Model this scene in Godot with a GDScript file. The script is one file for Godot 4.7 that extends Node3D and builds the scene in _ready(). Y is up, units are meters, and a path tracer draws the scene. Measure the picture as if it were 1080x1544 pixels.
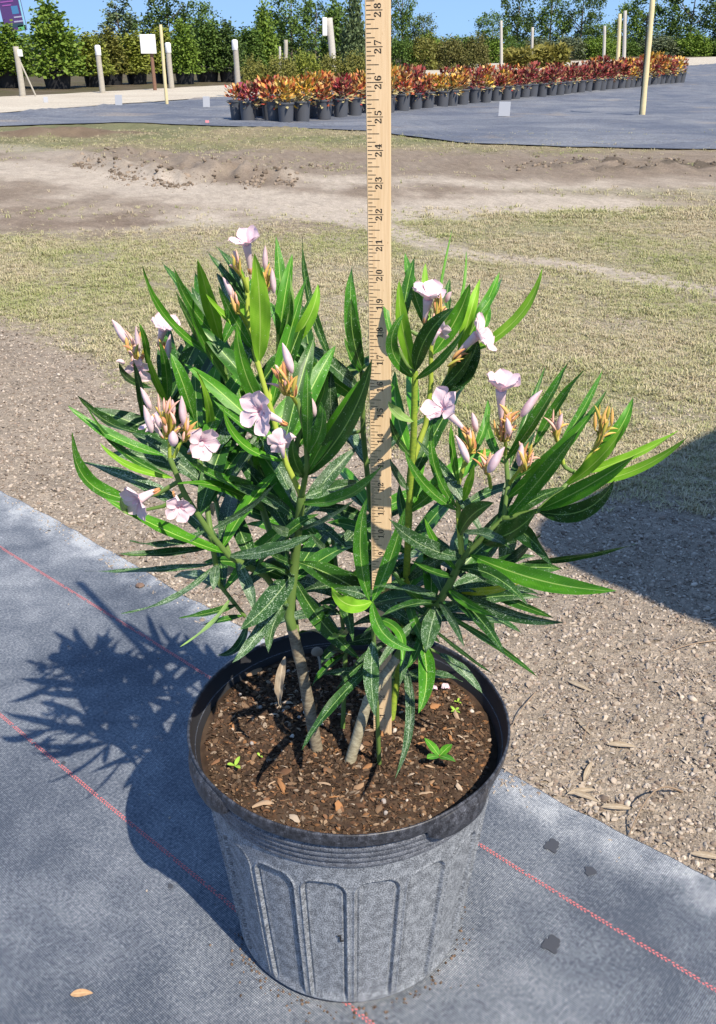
extends Node3D
# A potted pink oleander with a yardstick, on woven ground cloth in a plant nursery.

const FOCAL := 1409.0          # lens of the photograph in its own pixels (1080 x 1544)
const EYE := 0.9576            # lens height above the ground
const PLANT_Z := -0.8204       # the yardstick stands this far in front of the lens
const INCH := 0.0254
var pitch := atan(702.0 / 1409.0)
var rng := RandomNumberGenerator.new()
var noise := FastNoiseLite.new()
var fine := FastNoiseLite.new()
var M := {}
var used_names := {}

# ---------- survey helpers: where a spot seen in the photograph stands in the place ----------
func sight(x: float, y: float) -> Vector3:
	var u := (x - 540.0) / FOCAL
	var v := (y - 772.0) / FOCAL
	return Vector3(u, -sin(pitch) - v * cos(pitch), -cos(pitch) + v * sin(pitch))

func spot(x: float, y: float, h := 0.0) -> Vector3:
	var r := sight(x, y)
	return Vector3(0, EYE, 0) + r * ((h - EYE) / r.y)

func at(x: float, y: float, toward := 0.0) -> Vector3:
	var r := sight(x, y)
	return Vector3(0, EYE, 0) + r * ((PLANT_Z + toward) / r.z)

func height_of(x: float, y: float, z: float) -> float:
	var r := sight(x, y)
	return EYE + r.y * (z / r.z)

# ---------- object helpers ----------
func numbered(called: String) -> String:
	var n: int = used_names.get(called, 0)
	used_names[called] = n + 1
	return called if n == 0 else "%s_%03d" % [called, n]

func tag(o: Node, label := "", category := "", group := "", kind := "") -> void:
	if label: o.set_meta("label", label)
	if category: o.set_meta("category", category)
	if group: o.set_meta("group", group)
	if kind: o.set_meta("kind", kind)

func base(called: String, where: Vector3, turn := 0.0) -> Node3D:
	var o := Node3D.new()
	o.name = numbered(called)
	add_child(o)
	o.position = where
	o.rotation.y = turn
	return o

func put(called: String, mesh: Mesh, mat: Material, parent: Node = null) -> MeshInstance3D:
	var o := MeshInstance3D.new()
	o.mesh = mesh
	if mat: o.material_override = mat
	o.cast_shadow = GeometryInstance3D.SHADOW_CASTING_SETTING_ON
	if parent:
		o.name = called
		parent.add_child(o, true)
	else:
		o.name = numbered(called)
		add_child(o)
	return o

func scatter(called: String, mesh: Mesh, mat: Material, places: Array, colors: Array, parent: Node = null) -> MultiMeshInstance3D:
	var mm := MultiMesh.new()
	mm.transform_format = MultiMesh.TRANSFORM_3D
	mm.use_colors = colors.size() > 0
	mm.mesh = mesh
	mm.instance_count = places.size()
	for i in places.size():
		mm.set_instance_transform(i, places[i])
		if mm.use_colors: mm.set_instance_color(i, colors[i])
	var o := MultiMeshInstance3D.new()
	o.multimesh = mm
	o.material_override = mat
	if parent:
		o.name = called
		parent.add_child(o, true)
	else:
		o.name = numbered(called)
		add_child(o)
	o.set_meta("kind", "stuff")
	return o

func paint(r: float, g: float, b: float, rough := 0.9, spec := 0.4) -> StandardMaterial3D:   # linear base colour
	var m := StandardMaterial3D.new()
	m.albedo_color = Color(r, g, b).linear_to_srgb()
	m.roughness = rough
	m.metallic_specular = spec
	return m

func tinted(rough := 0.9, spec := 0.4) -> StandardMaterial3D:
	var m := StandardMaterial3D.new()
	m.vertex_color_use_as_albedo = true
	m.roughness = rough
	m.metallic_specular = spec
	return m

func grid_mesh(v: PackedVector3Array, nu: int, nv: int, uv := PackedVector2Array(), col := PackedColorArray(), flip := false, uv2 := PackedVector2Array()) -> ArrayMesh:
	var idx := PackedInt32Array()
	for j in nv - 1:
		for i in nu - 1:
			var a := j * nu + i
			if flip: idx.append_array([a, a + nu, a + 1, a + 1, a + nu, a + nu + 1])
			else: idx.append_array([a, a + 1, a + nu, a + 1, a + nu + 1, a + nu])
	return indexed(v, idx, uv, col, uv2)

func indexed(v: PackedVector3Array, idx: PackedInt32Array, uv := PackedVector2Array(), col := PackedColorArray(), uv2 := PackedVector2Array()) -> ArrayMesh:
	var nrm := PackedVector3Array()
	nrm.resize(v.size())
	for k in range(0, idx.size(), 3):
		var n := (v[idx[k + 2]] - v[idx[k]]).cross(v[idx[k + 1]] - v[idx[k]])
		for q in 3: nrm[idx[k + q]] += n
	for k in nrm.size(): nrm[k] = nrm[k].normalized() if nrm[k].length_squared() > 0 else Vector3.UP
	var arr := []
	arr.resize(Mesh.ARRAY_MAX)
	arr[Mesh.ARRAY_VERTEX] = v
	arr[Mesh.ARRAY_NORMAL] = nrm
	arr[Mesh.ARRAY_INDEX] = idx
	if uv.size(): arr[Mesh.ARRAY_TEX_UV] = uv
	if uv2.size(): arr[Mesh.ARRAY_TEX_UV2] = uv2
	if col.size(): arr[Mesh.ARRAY_COLOR] = col
	var m := ArrayMesh.new()
	m.add_surface_from_arrays(Mesh.PRIMITIVE_TRIANGLES, arr)
	return m

# a tube along points with a radius at each
func tube(pts: Array, rad: Array, sides := 8) -> ArrayMesh:
	var v := PackedVector3Array()
	var uv := PackedVector2Array()
	var n := pts.size()
	var side := Vector3.RIGHT
	var run := 0.0
	for i in n:
		var p: Vector3 = pts[i]
		var d: Vector3 = (pts[min(i + 1, n - 1)] - pts[max(i - 1, 0)]).normalized()
		side = (side - d * side.dot(d))
		if side.length() < 0.01: side = d.cross(Vector3(0.3, 0.2, 1))
		side = side.normalized()
		var other := d.cross(side)
		if i > 0: run += p.distance_to(pts[i - 1])
		for k in sides + 1:
			var a := TAU * k / sides
			v.append(p + (side * cos(a) + other * sin(a)) * rad[i])
			uv.append(Vector2(float(k) / sides, run))
	var idx := PackedInt32Array()
	var w := sides + 1
	for i in n - 1:
		for k in sides:
			var a := i * w + k
			idx.append_array([a, a + w, a + 1, a + 1, a + w, a + w + 1])
	for e in [0, n - 1]:
		var c := v.size()
		v.append(pts[e])
		uv.append(Vector2(0.5, 0))
		for k in sides:
			if e == 0: idx.append_array([c, e * w + k, e * w + k + 1])
			else: idx.append_array([c, e * w + k + 1, e * w + k])
	return indexed(v, idx, uv)

# a lathed shape from [radius, height] pairs
func lathe(prof: Array, sides := 24) -> ArrayMesh:
	var v := PackedVector3Array()
	var uv := PackedVector2Array()
	for j in prof.size():
		for k in sides + 1:
			var a := TAU * k / sides
			v.append(Vector3(cos(a) * prof[j][0], prof[j][1], sin(a) * prof[j][0]))
			uv.append(Vector2(float(k) / sides * 4.0, prof[j][1] * 3.0))
	return grid_mesh(v, sides + 1, prof.size(), uv, PackedColorArray(), false)

# a box with chamfered edges, centred
func block(sx: float, sy: float, sz: float, c := 0.0) -> ArrayMesh:
	var st := SurfaceTool.new()
	st.begin(Mesh.PRIMITIVE_TRIANGLES)
	var h := Vector3(sx, sy, sz) / 2.0
	c = min(c, min(h.x, min(h.y, h.z)) * 0.6)
	if c <= 0.0: c = min(h.x, min(h.y, h.z)) * 0.05
	var hull := PackedVector3Array()
	for x in [-1, 1]:
		for y in [-1, 1]:
			for z in [-1, 1]:
				var s := Vector3(x, y, z)
				hull.append(s * (h - Vector3(0, c, c)))
				hull.append(s * (h - Vector3(c, 0, c)))
				hull.append(s * (h - Vector3(c, c, 0)))
	st.set_smooth_group(-1)
	var face := func(list: Array):
		var ctr := Vector3.ZERO
		for q in list: ctr += q
		ctr /= list.size()
		for i in range(1, list.size() - 1):
			var a: Vector3 = list[0]
			var b: Vector3 = list[i]
			var d: Vector3 = list[i + 1]
			if (d - a).cross(b - a).dot(ctr) < 0:
				var t := b
				b = d
				d = t
			st.add_vertex(a)
			st.add_vertex(b)
			st.add_vertex(d)
	for axis in 3:
		for s in [-1.0, 1.0]:
			var l := []
			for q in [[-1, -1], [1, -1], [1, 1], [-1, 1]]:
				var p := Vector3.ZERO
				p[axis] = s * h[axis]
				p[(axis + 1) % 3] = q[0] * (h[(axis + 1) % 3] - c)
				p[(axis + 2) % 3] = q[1] * (h[(axis + 2) % 3] - c)
				l.append(p)
			face.call(l)
	for axis in 3:
		var b := (axis + 1) % 3
		var d := (axis + 2) % 3
		for s in [-1.0, 1.0]:
			for t in [-1.0, 1.0]:
				var l := []
				for q in [[-1, 0], [1, 0], [1, 1], [-1, 1]]:
					var p := Vector3.ZERO
					p[axis] = q[0] * (h[axis] - c)
					p[b] = s * (h[b] - (c if q[1] == 1 else 0.0))
					p[d] = t * (h[d] - (0.0 if q[1] == 1 else c))
					l.append(p)
				face.call(l)
	for x in [-1, 1]:
		for y in [-1, 1]:
			for z in [-1, 1]:
				var s := Vector3(x, y, z)
				face.call([s * (h - Vector3(0, c, c)), s * (h - Vector3(c, 0, c)), s * (h - Vector3(c, c, 0))])
	st.generate_normals()
	return st.commit()

func picture(w: int, h: int, f: Callable, mips := true) -> ImageTexture:
	var data := PackedByteArray()
	data.resize(w * h * 3)
	var k := 0
	for y in h:
		for x in w:
			var c: Color = f.call(x, y)
			data[k] = int(clamp(c.r, 0, 1) * 255)
			data[k + 1] = int(clamp(c.g, 0, 1) * 255)
			data[k + 2] = int(clamp(c.b, 0, 1) * 255)
			k += 3
	return ImageTexture.create_from_image(Image.create_from_data(w, h, false, Image.FORMAT_RGB8, data))

func wrapped(n: FastNoiseLite, x: float, y: float, size: float) -> float:   # noise that tiles
	var a := TAU * x / size
	var b := TAU * y / size
	var r := size / TAU
	# two circles folded into three axes: enough for tiles a few features across
	return n.get_noise_3d(r * cos(a) + r * 0.37 * cos(b), r * sin(a) + r * 0.37 * sin(b), r * (sin(b) + 0.6 * cos(b + 1.0)))

func ordinal(n: int) -> String:
	var words := ["first", "second", "third", "fourth", "fifth", "sixth", "seventh", "eighth", "ninth", "tenth", "eleventh", "twelfth", "thirteenth", "fourteenth", "fifteenth", "sixteenth", "seventeenth", "eighteenth", "nineteenth", "twentieth"]
	if n <= 20: return words[n - 1]
	var tens := {2: "twenty", 3: "thirty", 4: "forty", 5: "fifty"}
	if n % 10 == 0: return {30: "thirtieth", 40: "fortieth", 50: "fiftieth"}[n]
	return tens[n / 10] + "-" + words[n % 10 - 1]

func quad_bez(a: Vector3, b: Vector3, c: Vector3, t: float) -> Vector3:
	return a * (1 - t) * (1 - t) + b * 2 * t * (1 - t) + c * t * t

# ---------- the ground ----------
var lawn_line := []      # where the lawn begins, from left to right
var tracks := []         # pale sandy wheel tracks

func along(line: Array, x: float) -> float:      # z of a line of spots at x
	if x <= line[0].x: return line[0].z
	for i in line.size() - 1:
		if x <= line[i + 1].x:
			var t: float = (x - line[i].x) / max(line[i + 1].x - line[i].x, 1e-4)
			return lerp(line[i].z, line[i + 1].z, t)
	return line[-1].z

func near_line(line: Array, x: float, z: float) -> float:
	var best := 1e9
	for i in line.size() - 1:
		var a := Vector2(line[i].x, line[i].z)
		var b := Vector2(line[i + 1].x, line[i + 1].z)
		var q := Geometry2D.get_closest_point_to_segment(Vector2(x, z), a, b)
		best = min(best, q.distance_to(Vector2(x, z)))
	return best

var bank_line := []
func bank_front(x: float) -> float:
	return along(bank_line, x) + 0.22 * noise.get_noise_2d(x * 140, 31) + 0.10 * noise.get_noise_2d(x * 520, 7)

func land(x: float, z: float) -> float:
	var h := 0.0
	var far: float = clamp((-z - 1.2) / 3.0, 0, 1)
	h += 0.012 * far * noise.get_noise_2d(x * 60, z * 60) + 0.006 * fine.get_noise_2d(x * 500, z * 500) * clamp((-z - 0.6) * 2, 0.3, 1)
	if z < -5.5 and z > -13.5:
		# washed-out bank on the left: ground steps up behind a ragged lip
		var f := bank_front(x)
		var side: float = smoothstep(-3.2, -2.3, x) * (1.0 - smoothstep(-0.9, -0.1, x))
		var up: float = smoothstep(0.0, 0.30, f - z)
		var gully: float = abs(noise.get_noise_2d(x * 230, z * 90))
		h += side * up * (0.075 - 0.05 * smoothstep(0.3, 2.2, f - z)) * (0.35 + 1.5 * gully)
		h += side * up * 0.028 * (noise.get_noise_2d(x * 420, z * 320) + 0.6 * fine.get_noise_2d(x * 420, z * 420)) * (1 - smoothstep(1.0, 2.5, f - z))
		# low spoil heap by the far cloth
		var d := Vector2((x + 3.7) / 1.25, (z + 12.3) / 0.5).length()
		h += 0.10 * smoothstep(1.0, 0.0, d) * (0.7 + 0.6 * noise.get_noise_2d(x * 160, z * 160))
		# churned clods on the right
		var e: float = smoothstep(1.3, 2.2, x) * smoothstep(0.75, 0.2, abs(z + 8.85))
		h += e * 0.09 * max(0.0, noise.get_noise_2d(x * 360, z * 420) + 0.15)
	return h

func land_look(x: float, z: float) -> Array:      # [colour, how thick the grass is]
	var n1 := noise.get_noise_2d(x * 55, z * 55)
	var n2 := noise.get_noise_2d(x * 190 + 900, z * 190)
	var n3 := fine.get_noise_2d(x * 700, z * 700)
	var gravel := Color(0.43, 0.365, 0.295)
	var sand := Color(0.66, 0.58, 0.485)
	var brown := Color(0.36, 0.292, 0.23)
	var thatch := Color(0.44, 0.395, 0.285)
	var green := Color(0.285, 0.295, 0.15)
	var c := gravel
	var g := 0.0
	var edge := along(lawn_line, x) + 0.22 * n1 + 0.12 * n2
	var lawn: float = smoothstep(0.12, -0.22, z - edge)
	if lawn > 0:
		var t := thatch.lerp(green, clamp(0.28 + 0.9 * n1 + 0.5 * n2, 0, 0.8))
		c = c.lerp(t, lawn)
		g = lawn
	# the bare bands further off
	if z < -4.2:
		var band: float = smoothstep(-5.0, -5.9, z + 0.45 * n1 - (0.9 * smoothstep(-1.2, 1.2, x)) * -1.0 )
		var bare := brown.lerp(sand, clamp(0.42 + 1.2 * n1 + 0.5 * n2, 0, 1))
		band *= 1.0 - 0.85 * smoothstep(0.9, 2.2, x + 0.9 * n1) * smoothstep(-7.6, -7.0, z)
		c = c.lerp(bare, band)
		g *= 1.0 - 0.97 * band
		if z < -7.4:
			var lip: float = smoothstep(0.28, 0.0, abs(z - bank_front(x) - 0.02)) * smoothstep(-3.0, -2.3, x) * (1.0 - smoothstep(-0.9, -0.3, x))
			var bank := brown.lerp(Color(0.36, 0.30, 0.24), clamp(0.5 + n2 + 0.5 * n1, 0, 1))
			var k: float = smoothstep(-7.5, -8.4, z + 0.35 * n1)
			c = c.lerp(bank, k)
			c = c.lerp(Color(0.20, 0.155, 0.12), lip * clamp(0.5 + 1.4 * n2 + 0.8 * n3, 0, 0.85))
			var strip: float = smoothstep(-9.8, -10.6, z + 0.5 * n2)
			var dry := Color(0.40, 0.345, 0.21).lerp(Color(0.20, 0.235, 0.10), clamp(0.35 + 1.1 * n1 - 0.12 * x, 0, 0.85))
			c = c.lerp(dry, strip * 0.8)
			g = max(g, strip * clamp(0.7 + n2, 0, 1) + 0.35 * k * clamp(n1 * 2.0 + n2, 0, 1))
			var heap: float = smoothstep(1.05, 0.6, Vector2((x + 3.7) / 1.25, (z + 12.2) / 0.5).length() + 0.4 * n2)
			c = c.lerp(Color(0.27, 0.205, 0.145), heap)
			g *= 1.0 - heap
			var clods: float = smoothstep(1.2, 2.2, x) * smoothstep(0.7, 0.2, abs(z + 8.85)) * smoothstep(-0.1, 0.3, n2)
			c = c.lerp(Color(0.10, 0.082, 0.066), clods * 0.8)
		# dark damp soil on the left, before the tracks
		var damp: float = smoothstep(1.0, 0.35, Vector2((x + 2.2) / 1.7, (z + 5.75) / 0.5).length() + 0.5 * n2)
		c = c.lerp(Color(0.29, 0.225, 0.175), damp * 0.7)
		g *= 1.0 - 0.8 * damp
	for t in tracks:
		var w: float = t[1] * (1.0 + 0.6 * n2)
		var k: float = smoothstep(w, w * 0.35, near_line(t[0], x, z) + 0.12 * n2) * t[2]
		c = c.lerp(sand, k)
		g *= 1.0 - 0.9 * k
	# thin patches in the lawn
	var thin: float = smoothstep(0.12, 0.42, n2 + 0.4 * n1)
	g *= 1.0 - 0.6 * thin
	if z > -13.5: c = c.lerp(gravel, 0.5 * thin * (1.0 if z > -5.5 else 0.2))
	if z < -16.0:
		# beyond the road: mulch and rough grass
		c = Color(0.17, 0.14, 0.10).lerp(Color(0.13, 0.13, 0.06), clamp(0.3 + n1, 0, 1))
		g = 0
	c = c * (1.0 + 0.22 * n3 + 0.12 * n2)
	c.a = 1
	return [c, g]

func build_land() -> void:
	lawn_line = [spot(-250, 470), spot(0, 488), spot(120, 525), spot(270, 600), spot(420, 640), spot(700, 705), spot(900, 745), spot(1080, 752), spot(1400, 770)]
	tracks = [
		[[spot(-200, 250), spot(0, 252), spot(300, 288), spot(560, 322), spot(800, 306), spot(880, 308)], 0.62, 0.95],
		[[spot(470, 322), spot(600, 350), spot(700, 385), spot(860, 400), spot(1080, 440), spot(1300, 480)], 0.17, 0.85],
		[[spot(-100, 215), spot(60, 228), spot(150, 262)], 0.5, 0.5]]
	bank_line = [spot(60, 240), spot(150, 250), spot(200, 268), spot(270, 277), spot(340, 270), spot(440, 276), spot(540, 268)]
	var zs := []
	var z := 2.6
	while z > -300.0:
		zs.append(z)
		z -= max(0.026, 0.0095 * abs(z)) if z > -13 else 0.03 * abs(z)
	var xs := [0.0]
	var x := 0.0
	while x < 130.0:
		x += 0.028 if x < 1.0 else (0.028 + (x - 1.0) * 0.02 if x < 5 else 0.08 * x)
		xs.append(x)
	var left := []
	for k in range(xs.size() - 1, 0, -1): left.append(-xs[k])
	xs = left + xs
	var v := PackedVector3Array()
	var col := PackedColorArray()
	for zz in zs:
		for xx in xs:
			var h := land(xx, zz)
			if zz > -13.5 and under_cloth(xx, zz): h = -0.012
			v.append(Vector3(xx, h, zz))
			col.append(land_look(xx, zz)[0])
	var m := tinted(1.0, 0.2)
	m.albedo_texture = M.grit
	m.uv1_triplanar = true
	m.uv1_world_triplanar = true
	m.uv1_scale = Vector3(1.7, 1.7, 1.7)
	m.heightmap_enabled = true
	m.heightmap_texture = M.grit
	m.heightmap_scale = 0.9
	tag(put("ground", grid_mesh(v, xs.size(), zs.size(), PackedVector2Array(), col), m), "", "", "", "structure")

# near cloth: its far edge runs from the left to the lower right
var cloth_a := Vector3.ZERO
var cloth_u := Vector3.ZERO      # along the edge and the red lines
var cloth_w := Vector3.ZERO      # from the edge towards the lens
func cloth_edge(s: float) -> float:
	return 0.018 * noise.get_noise_2d(s * 130, 77) + 0.006 * noise.get_noise_2d(s * 700, 11)

func under_cloth(x: float, z: float) -> bool:
	var q := Vector3(x, 0, z) - cloth_a
	return q.dot(cloth_w) > cloth_edge(q.dot(cloth_u)) + 0.05

func cloth_rise(s: float, t: float) -> float:
	var h := 0.0022 * noise.get_noise_2d(s * 160, t * 160) + 0.0012 * noise.get_noise_2d(s * 500, t * 300)
	# one pressed fold runs to the lower left
	var p := cloth_a + cloth_u * s + cloth_w * t
	var f0 := spot(160, 1560)
	var f1 := spot(345, 1352)
	var q := Geometry2D.get_closest_point_to_segment(Vector2(p.x, p.z), Vector2(f0.x, f0.z), Vector2(f1.x, f1.z))
	h += 0.0022 * smoothstep(0.007, 0.0, q.distance_to(Vector2(p.x, p.z)))
	return h

func cloth_y(p: Vector3) -> float:
	var q := p - cloth_a
	return 0.006 + cloth_rise(q.dot(cloth_u), q.dot(cloth_w))

func noise_bytes(freq: float, seed_: int, w: int, h: int, octaves := 3, stretch := 1.0) -> PackedByteArray:
	var n := FastNoiseLite.new()
	n.seed = seed_
	n.frequency = freq
	n.fractal_octaves = octaves
	n.noise_type = FastNoiseLite.TYPE_SIMPLEX_SMOOTH
	var im := n.get_image(w, int(h / stretch), false, false, false)
	if stretch != 1.0: im.resize(w, h, Image.INTERPOLATE_BILINEAR)
	im.convert(Image.FORMAT_L8)
	return im.get_data()

func build_near_cloth() -> void:
	var v := PackedVector3Array()
	var uv := PackedVector2Array()
	var uv2 := PackedVector2Array()
	var ns := 400
	var nt := 300
	for j in nt:
		for i in ns:
			var s := -1.25 + 3.9 * i / (ns - 1)
			var t := 2.6 * pow(float(j) / (nt - 1), 1.35)
			var e: float = cloth_edge(s) * (1.0 - smoothstep(0.0, 0.3, t))
			var p := cloth_a + cloth_u * s + cloth_w * (t + e)
			p.y = 0.006 + cloth_rise(s, t + e)
			if j == 0: p.y = -0.003
			v.append(p)
			uv.append(Vector2(s / 0.036, t / 0.036))
			uv2.append(Vector2(i / float(ns - 1), t / 2.6))
	# dried dust, scuffs and scratches on the tape, 2 mm to the dot
	var w := 1900
	var h := 1280
	var big := noise_bytes(0.006, 3, w, h)
	var mid := noise_bytes(0.03, 4, w, h, 4)
	var grain := noise_bytes(0.42, 5, w, h, 2)
	var scuff := noise_bytes(0.07, 6, w, h, 3, 0.45)
	var scuff2 := noise_bytes(0.09, 8, h, w, 3, 0.4)
	var data := PackedByteArray()
	data.resize(w * h * 3)
	var k := 0
	for y in h:
		var t := 2.6 * y / h
		var border: float = 0.5 * smoothstep(0.09, 0.0, t)
		var trod: float = 0.16 * smoothstep(0.75, 0.1, t)
		for x in w:
			var q := y * w + x
			var a := big[q] / 255.0 - 0.5
			var b := mid[q] / 255.0 - 0.5
			var c := grain[q] / 255.0 - 0.5
			var s1 := scuff[q] / 255.0
			var s2 := scuff2[x * h + y] / 255.0
			var left: float = clampf(1.35 - 2.75 * x / w, 0.0, 1.0)
			var dust := 0.30 + 0.65 * a + 0.40 * b + 0.95 * c
			if s1 > 0.70: dust += (s1 - 0.70) * 5.0 * (trod * 5.0 * left + 0.12)
			if s2 > 0.72: dust += (s2 - 0.72) * 5.0 * (trod * 5.0 * left + 0.12)
			dust += border * (1.0 + 2.0 * b) + trod * left * (3.4 + 5.0 * a + 2.0 * b)
			dust = clampf(dust, 0.0, 1.15)
			data[k] = int(89 + 104 * dust)
			data[k + 1] = int(98 + 100 * dust)
			data[k + 2] = int(112 + 91 * dust)
			k += 3
	var m := StandardMaterial3D.new()
	m.roughness = 0.72
	m.metallic_specular = 0.35
	m.albedo_texture = M.weave
	m.heightmap_enabled = true
	m.heightmap_texture = M.weave
	m.heightmap_scale = 0.06
	m.detail_enabled = true
	m.detail_uv_layer = BaseMaterial3D.DETAIL_UV_2
	m.detail_blend_mode = BaseMaterial3D.BLEND_MODE_MUL
	m.detail_albedo = ImageTexture.create_from_image(Image.create_from_data(w, h, false, Image.FORMAT_RGB8, data))
	var o := put("ground_cloth", grid_mesh(v, ns, nt, uv, PackedColorArray(), true, uv2), m)
	tag(o, "", "", "", "structure")
	# red marker threads woven in every foot
	for row in [[0.147, 0.0], [0.434, 0.0], [0.721, 0.0]]:
		var tv := PackedVector3Array()
		var ti := PackedInt32Array()
		var step := 0.0050
		var cnt := int(3.7 / step)
		for kk in cnt:
			var s: float = -1.2 + kk * step
			var wob := 0.0012 * noise.get_noise_2d(s * 300, row[0] * 99)
			for side in [-1.0, 1.0]:
				if rng.randf() < 0.05 + 0.15 * max(0.0, noise.get_noise_2d(s * 150, row[0] * 500)): continue
				var ctr: Vector3 = cloth_a + cloth_u * (s + (step * 0.5 if side > 0 else 0.0)) + cloth_w * (row[0] + wob + side * 0.0016)
				var y := cloth_y(ctr) + 0.0006
				var b := tv.size()
				var ln := 0.0020 + rng.randf() * 0.0005
				var wd := 0.00135
				for q in [[-ln, 0.0, 0.0], [0.0, -wd, 0.0], [ln, 0.0, 0.0], [0.0, wd, 0.0], [0.0, 0.0, 0.0008]]:
					var pp: Vector3 = ctr + cloth_u * q[0] + cloth_w * (q[1] + q[0] * side * 0.35)
					pp.y = y + q[2]
					tv.append(pp)
				for q in 4: ti.append_array([b + 4, b + q, b + (q + 1) % 4])
		put("marker_thread", indexed(tv, ti), M.red_thread, o)
	# dark damp spots and crumbs of dirt on the tape
	for q in [[832, 1281, 0.011], [889, 1320, 0.008], [831, 1430, 0.012], [97, 1156, 0.004], [258, 1342, 0.004]]:
		var c := spot(q[0], q[1])
		var sv := PackedVector3Array()
		var si := PackedInt32Array()
		sv.append(Vector3(c.x, cloth_y(c) + 0.0016, c.z))
		for kk in 26:
			var a := TAU * kk / 26
			var r: float = q[2] * (0.85 + 0.5 * noise.get_noise_2d(cos(a) * 70 + q[0], sin(a) * 70))
			var p := c + Vector3(cos(a) * r, 0, sin(a) * r * 1.15)
			p.y = cloth_y(p) + 0.0013
			sv.append(p)
			si.append_array([0, kk + 1, (kk + 1) % 26 + 1])
		put("stain", indexed(sv, si), M.stain, o)
	var pl := []
	var cl := []
	for kk in 640:
		var p: Vector3
		if kk < 150:
			var a := rng.randfn() * 0.5 + (2.2 if kk < 90 else 0.8)
			p = POT + Vector3(cos(a), 0, sin(a)) * (0.137 + abs(rng.randfn()) * (0.006 if kk % 3 else 0.02))
		else: p = cloth_a + cloth_u * rng.randf_range(-0.3, 1.5) + cloth_w * (0.0 + 0.02 * abs(rng.randfn()) if kk < 600 else rng.randf_range(0.05, 1.2))
		p.y = cloth_y(p) + 0.0008
		var s := rng.randf_range(0.0007, 0.002)
		pl.append(Transform3D(Basis.from_euler(Vector3(rng.randf(), rng.randf() * TAU, rng.randf())).scaled(Vector3(s, s, s)), p))
		cl.append(Color(0.14, 0.10, 0.075) * rng.randf_range(0.6, 1.6) if kk < 150 else Color(0.42, 0.36, 0.30) * rng.randf_range(0.6, 1.3))
	tag(scatter("dirt", stone_mesh(9, 0.6), tinted(0.95, 0.2), pl, cl), "crumbs of soil lying on the woven cloth around the pot", "dirt", "", "stuff")

# cloth laid out far behind for the potted crotons
var far_near := []
var road_near := []
var road_far := []
func build_far_cloth_and_road() -> void:
	far_near = [spot(-300, 196), spot(0, 191), spot(180, 186), spot(420, 193), spot(560, 199), spot(700, 217), spot(850, 223), spot(1080, 227), spot(1500, 232)]
	road_near = [spot(-300, 194), spot(0, 172), spot(360, 146), spot(740, 120), spot(1060, 98), spot(1150, 92)]
	road_far = [spot(-300, 163), spot(0, 148), spot(360, 129), spot(720, 97), spot(880, 92), spot(1080, 86)]
	var line_z := func(line: Array, x: float) -> float:
		if x > line[-1].x: return line[-1].z + (x - line[-1].x) * (line[-1].z - line[-2].z) / (line[-1].x - line[-2].x)
		if x < line[0].x: return line[0].z
		return along(line, x)
	for what in ["far_ground_cloth", "sand_road"]:
		var v := PackedVector3Array()
		var col := PackedColorArray()
		var uv := PackedVector2Array()
		var nx := 330
		var nz := 90
		for j in nz:
			for i in nx:
				var f := float(i) / (nx - 1)
				var x := -12.0 + 52.0 * pow(f, 1.6)
				var za: float
				var zb: float
				if what == "far_ground_cloth":
					za = line_z.call(far_near, x) + 0.12 * noise.get_noise_2d(x * 90, 3)
					zb = line_z.call(road_near, x)
				else:
					za = line_z.call(road_near, x) + 0.05
					zb = line_z.call(road_far, x)
				za = max(za, zb + 0.05)
				var z: float = lerp(za, zb, pow(float(j) / (nz - 1), 1.3))
				var n := noise.get_noise_2d(x * 60, z * 60)
				var b := noise.get_noise_2d(x * 40, z * 240)
				uv.append(Vector2(x, z) * 4)
				if what == "far_ground_cloth":
					var wrinkle: float = 0.035 * pow(max(0.0, 0.55 - abs(noise.get_noise_2d(x * 16 + 40, z * 95))) / 0.55, 6.0) * smoothstep(0.0, 0.3, za - z)
					v.append(Vector3(x, 0.014 + 0.006 * n + wrinkle, z))
					var dust: float = clamp(0.42 + 0.6 * n + 0.6 * b + 0.3 * fine.get_noise_2d(x * 300, z * 300), 0, 1)
					var c := Color(0.165, 0.19, 0.25).lerp(Color(0.31, 0.33, 0.37), dust)
					var spill: float = smoothstep(0.35, 0.6, noise.get_noise_2d(x * 22 + 7, z * 110 + 3))
					c = c.lerp(Color(0.42, 0.37, 0.32), 0.6 * spill)
					col.append(c)
				else:
					v.append(Vector3(x, 0.026 + 0.01 * n, z))
					var c := Color(0.80, 0.73, 0.60).lerp(Color(0.66, 0.58, 0.47), clamp(0.3 + 0.8 * b + 0.6 * n, 0, 1))
					col.append(c)
		var m := tinted(0.85, 0.3)
		m.albedo_texture = M.grit
		m.uv1_triplanar = true
		m.uv1_world_triplanar = true
		m.uv1_scale = Vector3(0.9, 0.9, 0.9)
		tag(put(what, grid_mesh(v, nx, nz, uv, col), m), "", "", "", "structure")

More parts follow.
